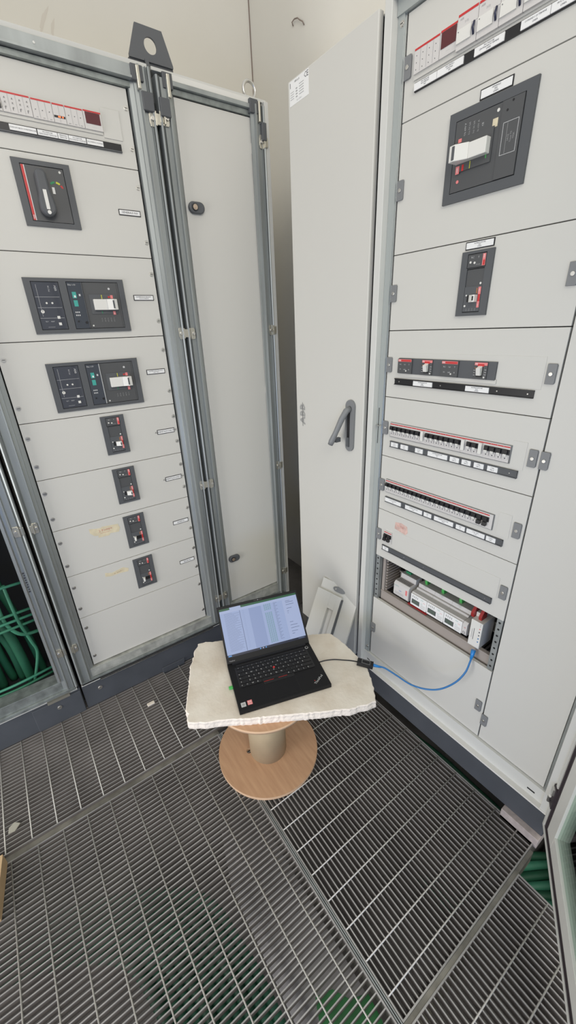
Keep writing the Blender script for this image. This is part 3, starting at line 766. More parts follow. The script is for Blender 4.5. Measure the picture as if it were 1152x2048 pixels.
mb = MB().box(-.902, -.30, 2.0385, 2.0560, 0, .004, BLACK); mb.build('label_rail', cabB, FB)
for a, b_, ls in ((-.902, -.836, ['PROTEZIONE', 'MULTIMETRO', 'INV']), (-.8355, -.767, ['MULTIMETRO', 'DIGITALE', 'INV']), (-.741, -.674, ['PROTEZIONE', 'CENTRALINA DI TERMINE', 'LINEA']), (-.641, -.585, ['COMANDO DI TERMINE', 'LINEA']), (-.5845, -.54, ['MULTIMETRO', 'LINEA']), (-.50, -.44, ['RISERVA'])):
    plate(MB(), a+.0006, b_, 2.0405, 2.0540, .004, ls, border=False, size=.0038).build('label', cabB, FB)

# --- big breaker
d = bezel(-.7860, -.5855, 1.7840, 1.9585, [(-.7680, -.6070, 1.8035, 1.9410)], FB, cabB, 'large_breaker')
mb = MB().box(-.7665, -.6560, 1.8050, 1.9395, .0004, .006, BEZ2)
mb.cyl(-.664, 1.929, .0032, .006, .007, WHITE, 12).box(-.6745, -.6625, 1.902, 1.917, .006, .0065, TAPE)
for i in range(5): mb.text(['Ue 690 V', 'Icu 50 kA', 'Ics 36 kA', 'Iu 630 A', 'CE'][i], .0058, -.742+i*.011, 1.920-i*.001, .0062, INKL if i in (0, 4) else INKG, R_(90))
mb.box(-.7560, -.6680, 1.8420, 1.9040, .006, .0095, BEZ2)
mb.box(-.7545, -.746, 1.898, 1.905, .0095, .0102, PINK).box(-.7535, -.7440, 1.8385, 1.8535, .0095, .0102, PINK).text('ABB', .005, -.749, 1.846, .0104, PAPER, R_(90))
mb.box(-.738, -.733, 1.842, 1.854, .0095, .0101, RED).box(-.718, -.7165, 1.842, 1.856, .0095, .0101, YEL).box(-.6800, -.6780, 1.851, 1.859, .0095, .0101, CLIPG)
mb.cyl(-.7480, 1.824, .0035, .006, .0072, PINK, 12)
mb.build('breaker_face', d, FB)
mb = MB().box(-.6550, -.6085, 1.8050, 1.9395, .0004, .008, BEZ2)
mb.ring(-.6475, -.6135, 1.846, 1.902, .0008, .008, .0085, INKL).box(-.6375, -.6370, 1.848, 1.900, .008, .0084, INKG)
for i in range(3): mb.text(['SACE', 'Tmax T5', 'TMA'][i], .005, -.633+i*.006, 1.874, .0084, INKG, R_(90))
mb.cyl(-.6425, 1.922, .0022, .008, .0086, BLACK, 10).cyl(-.632, 1.935, .0022, .008, .0086, BLACK, 10)
mb.build('side_cover', d, FB)
mb = MB().box(-.7150, -.6715, 1.8570, 1.8865, .0095, .026, WHITE)
mb.prism([(-.7550, .0095), (-.756, .038), (-.742, .040), (-.7150, .026), (-.7150, .0095)], 1.857, 1.8880, WHITE, axis='y').box(-.7480, -.7410, 1.8595, 1.8855, .0385, .0408, BEZ)
mb.build('toggle_handle', d, FB, bevel=.0018)
tab_label(-.7170, 1.9610, .0750, .0195, ['GENERALE', 'INV', 'LINEA'], FB, cabB)

# --- single breaker, third panel
small_breaker(1.5300, True, FB, -.7105, cabB, .0835, .1435)
tab_label(-.7065, 1.6770, .0750, .0180, ['ALIMENTAZIONE', 'INV', 'LINEA'], FB, cabB)

# --- horizontal pair
MB().box(-.906, -.4615, 1.3635, 1.4370, 0, .0008, PANEL).box(-.8805, -.5715, 1.368, 1.3785, .0008, .004, PANEL).build('module_window_frame', cabB, FB, bevel=.0004)
for a in (-.8885, -.7335):
    w2 = .1545 if a < -.8 else .1585
    mb = MB().box(a, a+w2, 1.3770, 1.4215, .0008, .006, BEZ); d = mb.build('moulded_case_breaker', cabB, FB)
    mb = MB().box(a+.001, a+.054, 1.3785, 1.4200, .006, .0105, BEZ2)
    mb.box(a+.003, a+.052, 1.4120, 1.4190, .0105, .0111, PINK).box(a+.014, a+.051, 1.4130, 1.4175, .0111, .0114, RED).text('ABB', .0055, a+.0085, 1.4155, .0115, PAPER)
    for i in range(6): mb.text(['RC', 'Sel', 'T', '30', 'mA', 'A'][i], .0055, a+.012+(i % 3)*.016, 1.404-(i//3)*.014, .0108, INKL)
    mb.cyl(a+.034, 1.386, .0022, .0105, .0118, WHITE, 10); mb.build('residual_current_unit', d, FB)
    c = a+.107 if a < -.8 else a+.118
    mb = MB().box(c-.0185, c+.0185, 1.3785, 1.4200, .006, .0095, BEZ2).box(c-.0165, c+.0185, 1.4120, 1.4190, .0095, .0101, PINK).box(c-.0075, c+.010, 1.4095, 1.4155, .0101, .0104, RED).text('ABB', .0045, c-.012, 1.4155, .0103, PAPER)
    mb.box(c-.0155, c-.005, 1.4045, 1.4055, .0095, .0101, ORANGE).cyl(c+.013, 1.383, .0022, .0095, .0108, WHITE, 10).box(c-.010, c+.008, 1.3830, 1.4080, .0095, .0098, BLACK)
    for i in range(3): mb.box(c+.012, c+.017, 1.389+i*.006, 1.390+i*.006, .0095, .0099, INKL); mb.box(c-.018, c-.013, 1.387+i*.006, 1.388+i*.006, .0095, .0099, INKL)
    mb.build('breaker_face', d, FB)
    MB().prism([(1.3875, .0095), (1.3875, .018), (1.405, .022), (1.411, .0095)], c-.0055, c+.006, WHITE, axis='x').build('toggle_handle', d, FB, bevel=.0008)
mb = MB().box(-.902, -.474, 1.3430, 1.3600, .0, .003, BLACK).box(-.902, -.474, 1.3585, 1.3610, .0, .006, BLACK).box(-.902, -.474, 1.3420, 1.3440, .0, .006, BLACK)
for q in (-.884, -.733, -.565, -.488): mb.cyl(q, 1.3515, .0018, .003, .0038, CHROME, 8)
mb.build('label_rail', cabB, FB)
for a, b_ in ((-.8280, -.7600), (-.6530, -.5860)): plate(MB(), a, b_, 1.3445, 1.3580, .003, ['ALIMENTAZIONE', 'INV', 'LINEA'], border=False, size=.0042).build('label', cabB, FB)

# --- modular breaker rows
P_ = .01748
def mcb(u, v, fr, parent, black_up=True):
    """one pole: white body, red line, black recess band, toggle"""
    mb = MB().box(u+.0001, u+P_-.0001, v, v+.0450, 0, .006, MODW)
    mb.box(u+.0006, u+P_-.0006, v+.0395, v+.0425, .006, .0066, RED)
    mb.box(u, u+P_, v+.0205, v+.0345, .006, .0085, BLACK).box(u+.0035, u+P_-.0035, v+.0225, v+.0335, .0085, .0150, BLACK)
    mb.box(u+.0020, u+P_-.002, v+.0080, v+.0205, .006, .0090, MODW)
    mb.cyl(u+P_/2, v+.0112, .0016, .0090, .0096, INK, 8)
    o = mb.build('modular_breaker', parent, fr)
    if black_up:
        MB().prism([(v+.0160, .0085), (v+.0160, .0135), (v+.0215, .0155), (v+.0235, .0150), (v+.0235, .0085)], u+.0045, u+P_-.0045, WHITE, axis='x').build('toggle', o, fr)
    else:
        MB().prism([(v+.0100, .0095), (v+.0090, .0170), (v+.0125, .0190), (v+.0200, .0165), (v+.0240, .0095)], u+.0030, u+P_-.003, BLACK, axis='x').build('toggle', o, fr)
    return o
def row_frame(u0, u1, v):
    MB().ring(u0-.0015, u1+.0015, v-.0015, v+.0465, .0012, 0, .0045, SLATE).build('module_window_frame', cabB, FB)
row_frame(-.9045, -.5010, 1.1745)
m0 = mcb(-.9040, 1.1750, FB, cabB)
mdown = None
skip = (7, 15, 18)
for i in range(1, 23):
    if i in skip:
        mb = MB().box(-.9040+i*P_+.0001, -.9040+(i+1)*P_-.0001, 1.175, 1.220, 0, .006, MODW).box(-.9040+i*P_+.004, -.9040+(i+1)*P_-.004, 1.184, 1.214, .006, .014, WHITE)
        mb.box(-.9040+i*P_, -.9040+(i+1)*P_, 1.2145, 1.2175, .006, .0066, RED); mb.build('auxiliary_contact', cabB, FB, bevel=.0015)
    else: dup(m0, wv(FB, i*P_, 0), cabB)
MB().box(-.466-.034, -.464, 1.1620, 1.2350, 0, .0010, PANEL).build('blanking_plate', cabB, FB, bevel=.0003)
row_frame(-.9080, -.5125, .9735)
for i in range(20): dup(m0, wv(FB, -.0035+i*P_, .974-1.175), cabB)
m1 = mcb(-.5575, .9740, FB, cabB, False); dup(m1, wv(FB, P_, 0), cabB)
MB().box(-.5225, -.5125, .974, 1.019, 0, .006, MODW).build('blanking_strip', cabB, FB)
MB().box(-.500, -.464, .9610, 1.0330, 0, .0010, PANEL).build('blanking_plate', cabB, FB, bevel=.0003)
dup(m1, wv(FB, -.9000+.5575, .774-.974), cabB); dup(m1, wv(FB, -.9000+.5575+P_, .774-.974), cabB)
MB().box(-.8620, -.4620, .7610, .8330, 0, .0010, PANEL).build('blanking_plate', cabB, FB, bevel=.0003)
def rail(u0, u1, v, labels, texts):
    mb = MB().box(u0, u1, v, v+.0205, 0, .0035, BEZ).box(u0, u1, v+.0185, v+.0205, .0035, .0065, BEZ).box(u0, u1, v, v+.002, .0035, .0065, BEZ).box(u1-.0015, u1, v, v+.0205, .0035, .0075, BEZ)
    for q in (u0+.105, u0+.19, u1-.02): mb.cyl(q, v+.0102, .0014, .0035, .0042, CHROME, 8)
    mb.build('label_rail', cabB, FB)
    for (a, b_), ls in zip(labels, texts): plate(MB(), a, b_, v+.0030, v+.0175, .0035, ls, border=False, size=.0045).build('label', cabB, FB)
rail(-.9030, -.4740, 1.1380, ((-.897, -.868), (-.856, -.826), (-.797, -.768), (-.749, -.680), (-.671, -.641), (-.632, -.604), (-.594, -.565), (-.554, -.525)),
     (['AUX', 'LUCE'], ['AUX', 'INV'], ['LUCE', 'INV'], ['ALIMENTAZIONE', 'INV1', 'A'], ['CTRL', 'INV A'], ['CTRL', 'INV B'], ['CTRL', 'INV C'], ['CTRL', 'INV D']))
rail(-.9080, -.4750, .9340, ((-.906, -.835), (-.816, -.746), (-.739, -.710), (-.699, -.630), (-.620, -.590), (-.584, -.527), (-.522, -.494)),
     (['LUCE QUADRO', 'ELE'], ['ALIMENTAZIONE', 'INV'], ['INV', 'A'], ['ALIMENTAZIONE', 'INV2'], ['INV', 'B'], ['CTRL  INV', 'A  B'], ['LINEA', 'INV']))
rail(-.9080, -.4730, .7360, ((-.903, -.876),), (['AUX', 'INV'],))
mb = MB().prism([(-.858, .842), (-.835, .838), (-.808, .834), (-.799, .846), (-.804, .868), (-.830, .873), (-.856, .868)], 0, .0004, TAPER)
mb.text('LUCE', .010, -.832, .858, .0006, REDINK, R_(-4), 1.2)
o = mb.build('tape_remnant', cabB, FB); o['label'] = 'pinkish sticker residue with faint red lettering'

# --- the open bay with rail mounted electronics
for u in (-.9380, -.4470):
    mb = MB().box(u, u+.0185, .4965, .6960, -.020, -.003, GALV)
    for i in range(8): mb.cyl(u+.009, .512+i*.0245, .0036, -.003, -.0026, SEAM, 12)
    mb.build('perforated_upright', cabB, FB)
mb = MB().box(-.912, -.447, .497, .512, -.090, -.020, DUCT)
MB().box(-.918, -.447, .4700, .5290, -.028, -.020, DUCT).box(-.918, -.447, .5290, .5340, -.034, -.018, DUCT).build('wiring_duct', cabB, FB, bevel=.001)
mb = MB()
for i in range(36): mb.box(-.905+i*.0128, -.8985+i*.0128, .470, .529, -.100, -.095, DUCTD); mb.prism([(-.905+i*.0128, -.10), (-.8985+i*.0128, -.10), (-.8985+i*.0128, -.036), (-.905+i*.0128, -.036)], .524, .5285, DUCTD, axis='y')
mb.build('duct_slots', cabB, FB)
mb = MB().box(-.918, -.9050, .5290, .696, -.036, -.022, DUCT)
for i in range(12): mb.box(-.9045, -.8985, .536+i*.0130, .5425+i*.0130, -.110, -.030, DUCT)
mb.box(-.9195, -.9170, .529, .696, -.110, -.030, DUCTD)
mb.build('wiring_duct', cabB, FB)
MB().box(-.895, -.450, .566, .601, -.112, -.105, RAILM).box(-.895, -.450, .599, .604, -.105, -.098, RAILM).box(-.895, -.450, .563, .568, -.105, -.098, RAILM).build('mounting_rail', cabB, FB)
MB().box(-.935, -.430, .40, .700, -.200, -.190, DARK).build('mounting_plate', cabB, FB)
# power supply
mb = MB().prism([(.545, -.098), (.545, -.026), (.552, -.0215), (.600, -.0215), (.608, -.030), (.608, -.060), (.628, -.062), (.628, -.098)], -.857, -.786, MODW, axis='x')
ps = mb.build('power_supply', cabB, FB, bevel=.001)
mb = MB()
for i in range(12): mb.box(-.852+i*.0052, -.850+i*.0052, .6082, .6088, -.058, -.032, SEAM)
mb.text('AC/DC', .007, -.843, .592, -.0212, TEAL).text('24V', .008, -.825, .575, -.0212, BLUE).box(-.800, -.792, .570, .592, -.0215, -.0211, PINK)
for i in range(4): mb.box(-.85, -.808, .5655-.003*i, .5662-.003*i, -.0215, -.0211, INKG)
mb.build('printed_front', ps, FB)
MB().box(-.845, -.822, .622, .636, -.098, -.075, GRN).build('terminal_block', ps, FB)
# energy meters
mlab = 0
for k in range(3):
    a = -.7745+k*.0715; b_ = a+.0710
    mb = MB().prism([(.545, -.098), (.545, -.030), (.552, -.0225), (.592, -.0225), (.600, -.030), (.600, -.052), (.606, -.056), (.606, -.064), (.621, -.066), (.621, -.098)], a, b_, MODW, axis='x')
    mb.text('RS485', .006, a+.030, .6210, -.060, INKG).box(a+.026, a+.034, .6092, .6125, -.0655, -.0648, GRN)
    em = mb.build('energy_meter', cabB, FB)
    MB().box(a+.006, a+.040, .5560, .5750, -.0225, -.0215, BEZ).box(a+.009, a+.037, .5580, .5730, -.0215, -.0208, LCD).build('lcd_display', em, FB)
    mb = MB().box(a+.001, b_-.001, .5475, .5965, -.0225, -.0221, PAPER)
    for i in range(3): mb.text(['M2M', 'kWh', 'BUS'][i], .005, a+.050+(i % 2)*.010, .588-i*.008, -.0219, PINK if i == 1 else TEAL)
    for i in range(5): mb.box(a+.045, a+.066, .5660-i*.0035, .5667-i*.0035, -.0221, -.0219, INKG)
    for i in range(4): mb.box(a+.008+i*.007, a+.011+i*.007, .5820, .5900, -.0221, -.0219, INKG)
    mb.build('printed_front', em, FB)
    MB().prism([(.621, -.098), (.621, -.078), (.636, -.074), (.652, -.082), (.652, -.098)], a+.018, a+.028, CLIPG, axis='x').build('terminal_clip', em, FB)
MB().prism([(.545, -.098), (.545, -.030), (.552, -.0225), (.592, -.0225), (.600, -.030), (.600, -.098)], -.5595, -.5430, MODW, axis='x').text('CE', .006, -.551, .58, -.0219, RED).ring(-.5555, -.5475, .556, .564, .001, -.0225, -.0219, INK).build('end_module', cabB, FB)
MB().box(-.785, -.552, .640, .665, -.150, -.105, BEZ).box(-.63, -.46, .66, .69, -.15, -.10, BLACK).build('upper_wiring_block', cabB, FB)
mb = MB().prism([(-.7850, .541), (-.70, .5385), (-.70, .5410), (-.7850, .5435)], -.030, -.020, CLIPR); mb.build('red_wire', cabB, FB)
# gateway with the network socket
mb = MB().box(-.5300, -.4905, .5330, .6350, -.090, -.016, WHITE).box(-.5300, -.5060, .6350, .6520, -.090, -.040, WHITE)
gw = mb.build('network_gateway', cabB, FB, bevel=.0015)
mb = MB().text('KNX', .006, -.497, .626, -.0158, INKG, R_(-90)).box(-.522, -.5205, .565, .60, -.016, -.0157, INKG).box(-.516, -.5145, .56, .605, -.016, -.0157, INK)
for i in range(5): mb.cyl(-.4975, .612-i*.013, .0022, -.016, -.0152, PINK if i < 1 else (BLUE if i > 2 else INK), 8)
mb.build('printed_front', gw, FB)
for q in (-.541, -.514):
    MB().prism([(.632, -.06), (.632, -.030), (.648, -.026), (.668, -.040), (.668, -.06)], q, q+.010, CLIPR, axis='x').build('terminal_clip', gw, FB)

# --- glass door, swung open
hx, hy = 1.030, .166
dd = Vector((-.855, -.52, 0)).normalized()
nn = Vector((0, 0, 1)).cross(dd)           # across the door
FD = frame(tuple(dd), (0, 0, 1), tuple(dd.cross(Vector((0, 0, 1)))), (hx, hy, 0))
S = .62; Z0, Z1 = .100, 2.24
def ringD(mb, i0, i1, n0, n1, m):
    # rectangular ring between inset i0 and i1 from the outer edge
    mb.box(i0, i1, Z0+i0, Z1-i0, n0, n1, m); mb.box(S-i1, S-i0, Z0+i0, Z1-i0, n0, n1, m)
    mb.box(i1, S-i1, Z0+i0, Z0+i1, n0, n1, m); mb.box(i1, S-i1, Z1-i1, Z1-i0, n0, n1, m)
    return mb
mb = MB(); ringD(mb, 0, .011, -.012, .011, PANELB); ringD(mb, .040, .094, -.012, .010, PANELB)
gd = mb.build('glass_door', cabB, FD, bevel=.0012)
mb = MB(); ringD(mb, .011, .022, -.012, .007, GASK); ringD(mb, .022, .026, -.012, .011, GASK); ringD(mb, .026, .040, -.012, .008, GASK); mb.build('gasket', gd, FD)
MB().box(.094, S-.094, Z0+.094, Z1-.094, -.003, .003, GLASS).build('glass_pane', gd, FD)
mb = MB().box(-.004, .022, .205, .285, .004, .014, GASK).tube([(.002, .215, .018), (.012, .225, .022), (.006, .24, .020), (.014, .25, .022)], .004, CHROME, 8).box(.002, .016, .255, .280, .014, .020, CHROME)
mb.build('hinge', gd, FD)

# ---- cabinet with the closed door, by the wall
cabW = empty('corner_cabinet', (1.06, 1.21, 0), 'corner cabinet with closed plain door, raised swing handle and white rating plate', 'electrical cabinet')
body(cabW, 1.050, 1.42, 1.004, 1.392, .14, 2.222, 'x')
mb = MB().box(1.028, 1.046, 1.007, 1.395, .140, 2.226, PANEL); dW = mb.build('door', cabW, bevel=.003)
MB().box(1.04601, 1.052, 1.012, 1.39, .145, 2.22, SEAM).build('door_seal', cabW)
MB().box(1.052, 1.40, 1.000, 1.392, .030, .132, PLINTH).build('plinth', cabW, bevel=.002)
FDW = frame((0, -1, 0), (0, 0, 1), (-1, 0, 0), (1.028, 0, 0))
mb = MB().box(-1.385, -1.288, 2.163, 2.222, 0, .0006, PAPER)
for i in range(5): mb.box(-1.335, -1.312, 2.202-i*.006, 2.2035-i*.006, .0006, .0009, INKG)
for i in range(4): mb.box(-1.380, -1.362, 2.194-i*.0055, 2.1952-i*.0055, .0006, .0009, INKG); mb.box(-1.352, -1.344, 2.196-i*.0065, 2.199-i*.0065, .0006, .0009, INKG)
mb.text('CE', .018, -1.299, 2.212, .0009, INK).text('ABB S.p.A.', .006, -1.345, 2.2155, .0009, INK).text('IEC 61439-2', .005, -1.335, 2.169, .0009, INKG).box(-1.381, -1.379, 2.206, 2.218, .0006, .0009, INK)
mb.build('rating_plate', dW, FDW)
LOGO = mat('logo_grey', (0.33, 0.33, 0.32), 0.5)
mb = MB().text('ABB', .046, -1.354, 1.190, .0008, LOGO, R_(90), 1.0).text('ABB', .046, -1.3515, 1.1905, .0007, LOGO, R_(90), 1.0).text('ABB', .046, -1.354, 1.1935, .0006, LOGO, R_(90), 1.0)
for i in range(2): mb.box(-1.354-.0004, -1.354+.0010, 1.142, 1.238, .0009, .0011, PANEL)
o = mb.build('maker_logo', dW, FDW)
pts = [(-1.0675+.0225*math.cos(R_(a)), 1.257+.0225*math.sin(R_(a))) for a in range(0, 181, 15)]+[(-1.0675+.0200*math.cos(R_(a)), 1.114+.0200*math.sin(R_(a))) for a in range(180, 361, 15)]
hs = MB().prism(pts, 0, .008, SLATE).box(-1.0800, -1.0650, 1.110, 1.235, .008, .0085, BLACK).box(-1.0780, -1.0660, 1.112, 1.145, .0085, .012, BEZ).build('handle_housing', dW, FDW, bevel=.002)
mb = MB().tube([(-1.066, 1.250, .008), (-1.070, 1.243, .022), (-1.078, 1.215, .036), (-1.092, 1.165, .052), (-1.101, 1.135, .062), (-1.105, 1.122, .066)], [.010, .0115, .011, .010, .0115, .0095], SLATE, 12)
mb.box(-1.100, -1.088, 1.130, 1.146, .030, .052, BEZ)
mb.build('lever', dW, FDW)

# dark corner piece between the two rows (plinth bracket)
tag(MB().box(.87, .985, 1.40, 1.595, .0, .012, PLINTH).box(.87, .985, 1.588, 1.595, .012, .10, PLINTH).cyl(.92, 1.45, .006, .012, .014, CHROME, 10).build('plinth_bracket', bevel=.002),
    'dark grey metal plinth bracket on the grating in the corner behind the laptop', 'bracket')

# ------------------------------------------------------------------ concrete tile under the plinth end
tag(MB().box(1.012, 1.12, .166, .285, -.012, .0295, TILE).build('paving_slab', bevel=.002), 'pinkish concrete slab wedged under the near end of the right plinth', 'slab')

# ------------------------------------------------------------------ cables in the pit
G3 = 'green cables lying in the pit under the gratings'
L3 = 'green power cable lying in the pit under the large left grating'
for k in range(9):
    o_ = k*.033
    cable([(-1.0+o_, 1.02+.012*k, -.22), (-.5+o_*.8, .93+.006*k, -.14), (-.16+o_*.9, .76, -.10-.01*(k % 2)), (-.07+o_*.85, .55, -.085-.012*(k % 3)), (-.045+o_*.8, .30, -.09), (-.03+o_*.8, .0, -.10), (-.02+o_*.8, -.6, -.12)], .0155, CGREEN3 if k % 3 else CGREEN, L3, G3)
G4 = 'green cables in the pit at the right'
L4 = 'green cable in the open pit below the glass door'
for k in range(7):
    cable([(.80, .30+.02*k, -.36), (1.0, .235-.012*k+.02, -.335-.01*(k % 2)), (1.12, .19-.035*k+.05, -.33), (1.30, .10-.03*k, -.34), (1.40, -.1-.03*k, -.36)], .0145, CGREEN2 if k % 2 else CGREEN, L4, G4)
L6 = 'pale green cable in the pit, seen through the glass of the open door'
for k in range(12):
    cable([(1.43, .17-.022*k, -.13), (1.30+.01*k, .125-.024*k, -.10-.012*(k % 3)), (1.16+.01*k, .06-.026*k, -.11-.01*(k % 2)), (1.04+.012*k, -.02-.026*k, -.14), (.96+.015*k, -.12-.03*k, -.20)], .0125, CGREEN2 if k % 2 else CGREENY, L6, 'green cables behind the glass door')
G5 = 'green cables between grating and right plinth'
L5 = 'dark green cable in the gap beside the plinth of the right cabinet'
for k in range(3):
    cable([(1.04+.012*k, .95, -.11), (1.045+.012*k, .75, -.09), (1.040+.014*k, .55, -.060), (1.055+.010*k, .42, -.075), (1.08+.01*k, .30, -.12), (1.09+.01*k, .22, -.2)], .009, CGREEN2 if k == 1 else CGREEN, L5, G5)
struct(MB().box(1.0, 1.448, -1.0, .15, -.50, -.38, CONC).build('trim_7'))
mb = MB()
gx = [(.325, .300), (.36, .375), (.405, .36), (.43, .32), (.475, .30), (.47, .245), (.43, .20), (.37, .21), (.335, .24)]
gx = [(p[0]-.10, p[1]-.03) for p in gx]
mb.prism(gx, -.064, -.060, BAG); tag(mb.build('plastic_sheet'), 'crumpled bright green plastic sheet seen through the grating bars', 'plastic sheet')

# ------------------------------------------------------------------ cable reel
reel = empty('cable_reel', (.514, .953, 0), 'small wooden cable reel standing upright on the gratings under the foam board', 'cable reel')
def disc(z0, z1, r, hole=None):
    mb = MB(); N = 72; hx_, hy_, hr = hole if hole else (0, 0, 0)
    cx, cy = .514, .953
    if hole:
        vs = []; fs = []
        M_ = 24
        for i in range(N):
            a = 2*math.pi*i/N; vs += [(cx+r*math.cos(a), cy+r*math.sin(a))]
        inner = [(hx_+hr*math.cos(2*math.pi*i/M_), hy_+hr*math.sin(2*math.pi*i/M_)) for i in range(M_)]
        # ring around the finger hole, then fan out to the rim by matching angles seen from the hole
        ang = sorted([(math.atan2(p[1]-hy_, p[0]-hx_) % (2*math.pi), p) for p in vs])
        k = len(ang); V3 = []; F3 = []
        for a, p in ang:
            q = (hx_+hr*math.cos(a), hy_+hr*math.sin(a))
            V3 += [(p[0], p[1], z1), (q[0], q[1], z1), (p[0], p[1], z0), (q[0], q[1], z0)]
        top = []; side = []; hol = []
        for i in range(k):
            j = (i+1) % k
            top += [(4*i, 4*j, 4*j+1, 4*i+1), (4*i+2, 4*i+3, 4*j+3, 4*j+2)]; side.append((4*i, 4*i+2, 4*j+2, 4*j)); hol.append((4*i+1, 4*j+1, 4*j+3, 4*i+3))
        mb.add(V3, top, PLY); mb.add(V3, side+hol, PLYE)
    else:
        mb.cyl(cx, cy, r, z0, z1, PLYE, N); mb.cyl(cx, cy, r-.0015, z1, z1+.0004, PLY, N)
    return mb
disc(.001, .013, .194, (.444, .983, .0105)).build('flange', reel)
disc(.336, .348, .190).build('flange', reel)
MB().lathe([(.070, .013), (.072, .013), (.072, .336), (.070, .336)], DRUM, 48, .514, .953).build('drum', reel)

# ------------------------------------------------------------------ foam board
ol = [(.404, 1.264), (.430, 1.258), (.455, 1.240), (.491, 1.223), (.62, 1.143), (.865, .983), (.868, .920), (.866, .863), (.851, .764), (.817, .708), (.783, .661), (.766, .641), (.735, .648), (.676, .671), (.62, .704), (.562, .738), (.48, .789), (.395, .839),
      (.345, .873), (.301, .900), (.262, .921), (.228, .948), (.229, .962), (.240, .976), (.238, .998), (.268, 1.052), (.302, 1.115), (.327, 1.168), (.362, 1.212), (.372, 1.232)]
ol = [(p[0]*.998, p[1]*.998) for p in ol][::-1]
fine = []
rnd = random.Random(3)
for i in range(len(ol)):
    a = Vector(ol[i]); b_ = Vector(ol[(i+1) % len(ol)]); n = max(1, int((b_-a).length/.008))
    for k in range(n):
        p = a.lerp(b_, k/n); fine.append((p.x+rnd.uniform(-.0016, .0016), p.y+rnd.uniform(-.0016, .0016)))
area_ = sum(fine[i][0]*fine[(i+1) % len(fine)][1]-fine[(i+1) % len(fine)][0]*fine[i][1] for i in range(len(fine)))
if area_ < 0: fine = fine[::-1]
cxo = sum(p[0] for p in fine)/len(fine); cyo = sum(p[1] for p in fine)/len(fine)
mb = MB(); n = len(fine); vs = []
for lv, (ins, z) in enumerate(((.0, .3490), (-.001, .3570), (.001, .3660), (.0, .3740), (.0035, .3775))):
    for p in fine:
        d_ = Vector((cxo-p[0], cyo-p[1])).normalized(); j = rnd.uniform(-.0008, .0008)*(lv < 4)
        vs.append((p[0]+d_.x*(ins+j), p[1]+d_.y*(ins+j), z+(rnd.uniform(-.0012, .0004) if lv == 0 else 0)))
fs = []
for lv in range(4):
    for i in range(n):
        j = (i+1) % n; fs.append((lv*n+i, lv*n+j, (lv+1)*n+j, (lv+1)*n+i))
mb.add(vs, fs, FOAME)
mb.add([vs[4*n+i] for i in range(n)], [tuple(range(n))], FOAM); mb.add([vs[i] for i in range(n)], [tuple(range(n-1, -1, -1))], FOAME)
tag(mb.build('foam_board'), 'irregular off-white slab of rigid foam lying on the wooden reel as a table', 'foam board')

# ------------------------------------------------------------------ laptop
ZB = .3778
au = R_(-17)
lu = Vector((math.cos(au), math.sin(au), 0)); lv_ = Vector((-lu.y, lu.x, 0))
FL = frame(tuple(lu), tuple(lv_), (0, 0, 1), (.374, .866, ZB))
lap = bpy.data.objects.new('laptop', None); C.objects.link(lap); place(lap, FL, None); lap.empty_display_size = .05
tag(lap, 'open black laptop with bright spreadsheet on its screen, lying on the foam board', 'laptop')
LW, LD, LT = .324, .218, .0175
mb = MB().box(0, LW, 0, LD, .002, LT, LAPB).box(.02, LW-.02, .01, .03, 0, .002, BLACK).box(.02, LW-.02, LD-.03, LD-.01, 0, .002, BLACK)
base = mb.build('base', lap, FL, bevel=.002)
mb = MB().box(.018, LW-.018, LD-.014, LD-.006, LT-.003, LT+.006, BLACK).box(.030, LW-.030, LD-.024, LD-.018, LT, LT+.0004, BLACK); mb.build('hinge_cover', lap, FL)
kb = MB().box(.022, LW-.022, .096, LD-.030, LT, LT+.0004, BLACK).build('keyboard', lap, FL)
rows = [(.1805, 16, .009), (.1655, 14, .0155), (.1485, 14, .0155), (.1315, 13, .0155), (.1145, 12, .0155), (.0985, 10, .0145)]
k0_ = None
chars = ['EF1234567890HIED', '`1234567890-=<', 'TQWERTYUIOP[]E', 'CASDFGHJKL;#E', 'SZXCVBNM,./S', 'FCWA_AGCLR']
for ri, (vy, cnt, kh) in enumerate(rows):
    tot = LW-.052; ws = [1.0]*cnt
    if ri == 1: ws[-1] = 1.7
    if ri == 2: ws[0] = 1.4; ws[-1] = 1.3
    if ri == 3: ws[0] = 1.7; ws[-1] = 2.0
    if ri == 4: ws[0] = 1.6; ws[-1] = 2.4
    if ri == 5: ws = [1, 1.1, 1, 1.1, 5.2, 1.1, 1, 1.1, 1, 1.5]
    sc_ = tot/sum(ws); u = .026
    for i, w_ in enumerate(ws):
        kw = w_*sc_
        mb = MB().box(u+.0012, u+kw-.0012, vy-kh/2+.0008, vy+kh/2-.0008, LT+.0004, LT+.0022, KEY)
        ch = chars[ri][i % len(chars[ri])]
        if ch != '_': mb.text(ch, .0075 if ri else .0050, u+.0055 if ri else u+kw/2, vy+.001, LT+.0024, INKL)
        mb.build('key', kb, FL)
        u += kw
MB().cyl(.158, .1405, .0040, LT+.0024, LT+.0042, RED, 14).build('pointing_stick', lap, FL)
mb = MB().box(.105, .218, .010, .078, LT, LT+.0003, LAPB).ring(.105, .218, .010, .078, .0006, LT, LT+.0005, BLACK)
mb.build('touchpad', lap, FL)
mb = MB().box(.105, .218, .079, .093, LT, LT+.0009, KEY).box(.107, .143, .0905, .0918, LT+.0009, LT+.0012, RED).box(.160, .193, .0905, .0918, LT+.0009, LT+.0012, RED)
mb.build('buttons', lap, FL)
mb = MB().cyl(.305, .1935, .0062, LT, LT+.0012, GSILV, 20).cyl(.305, .1935, .0048, LT+.0012, LT+.0016, KEY, 20); mb.build('power_button', lap, FL)
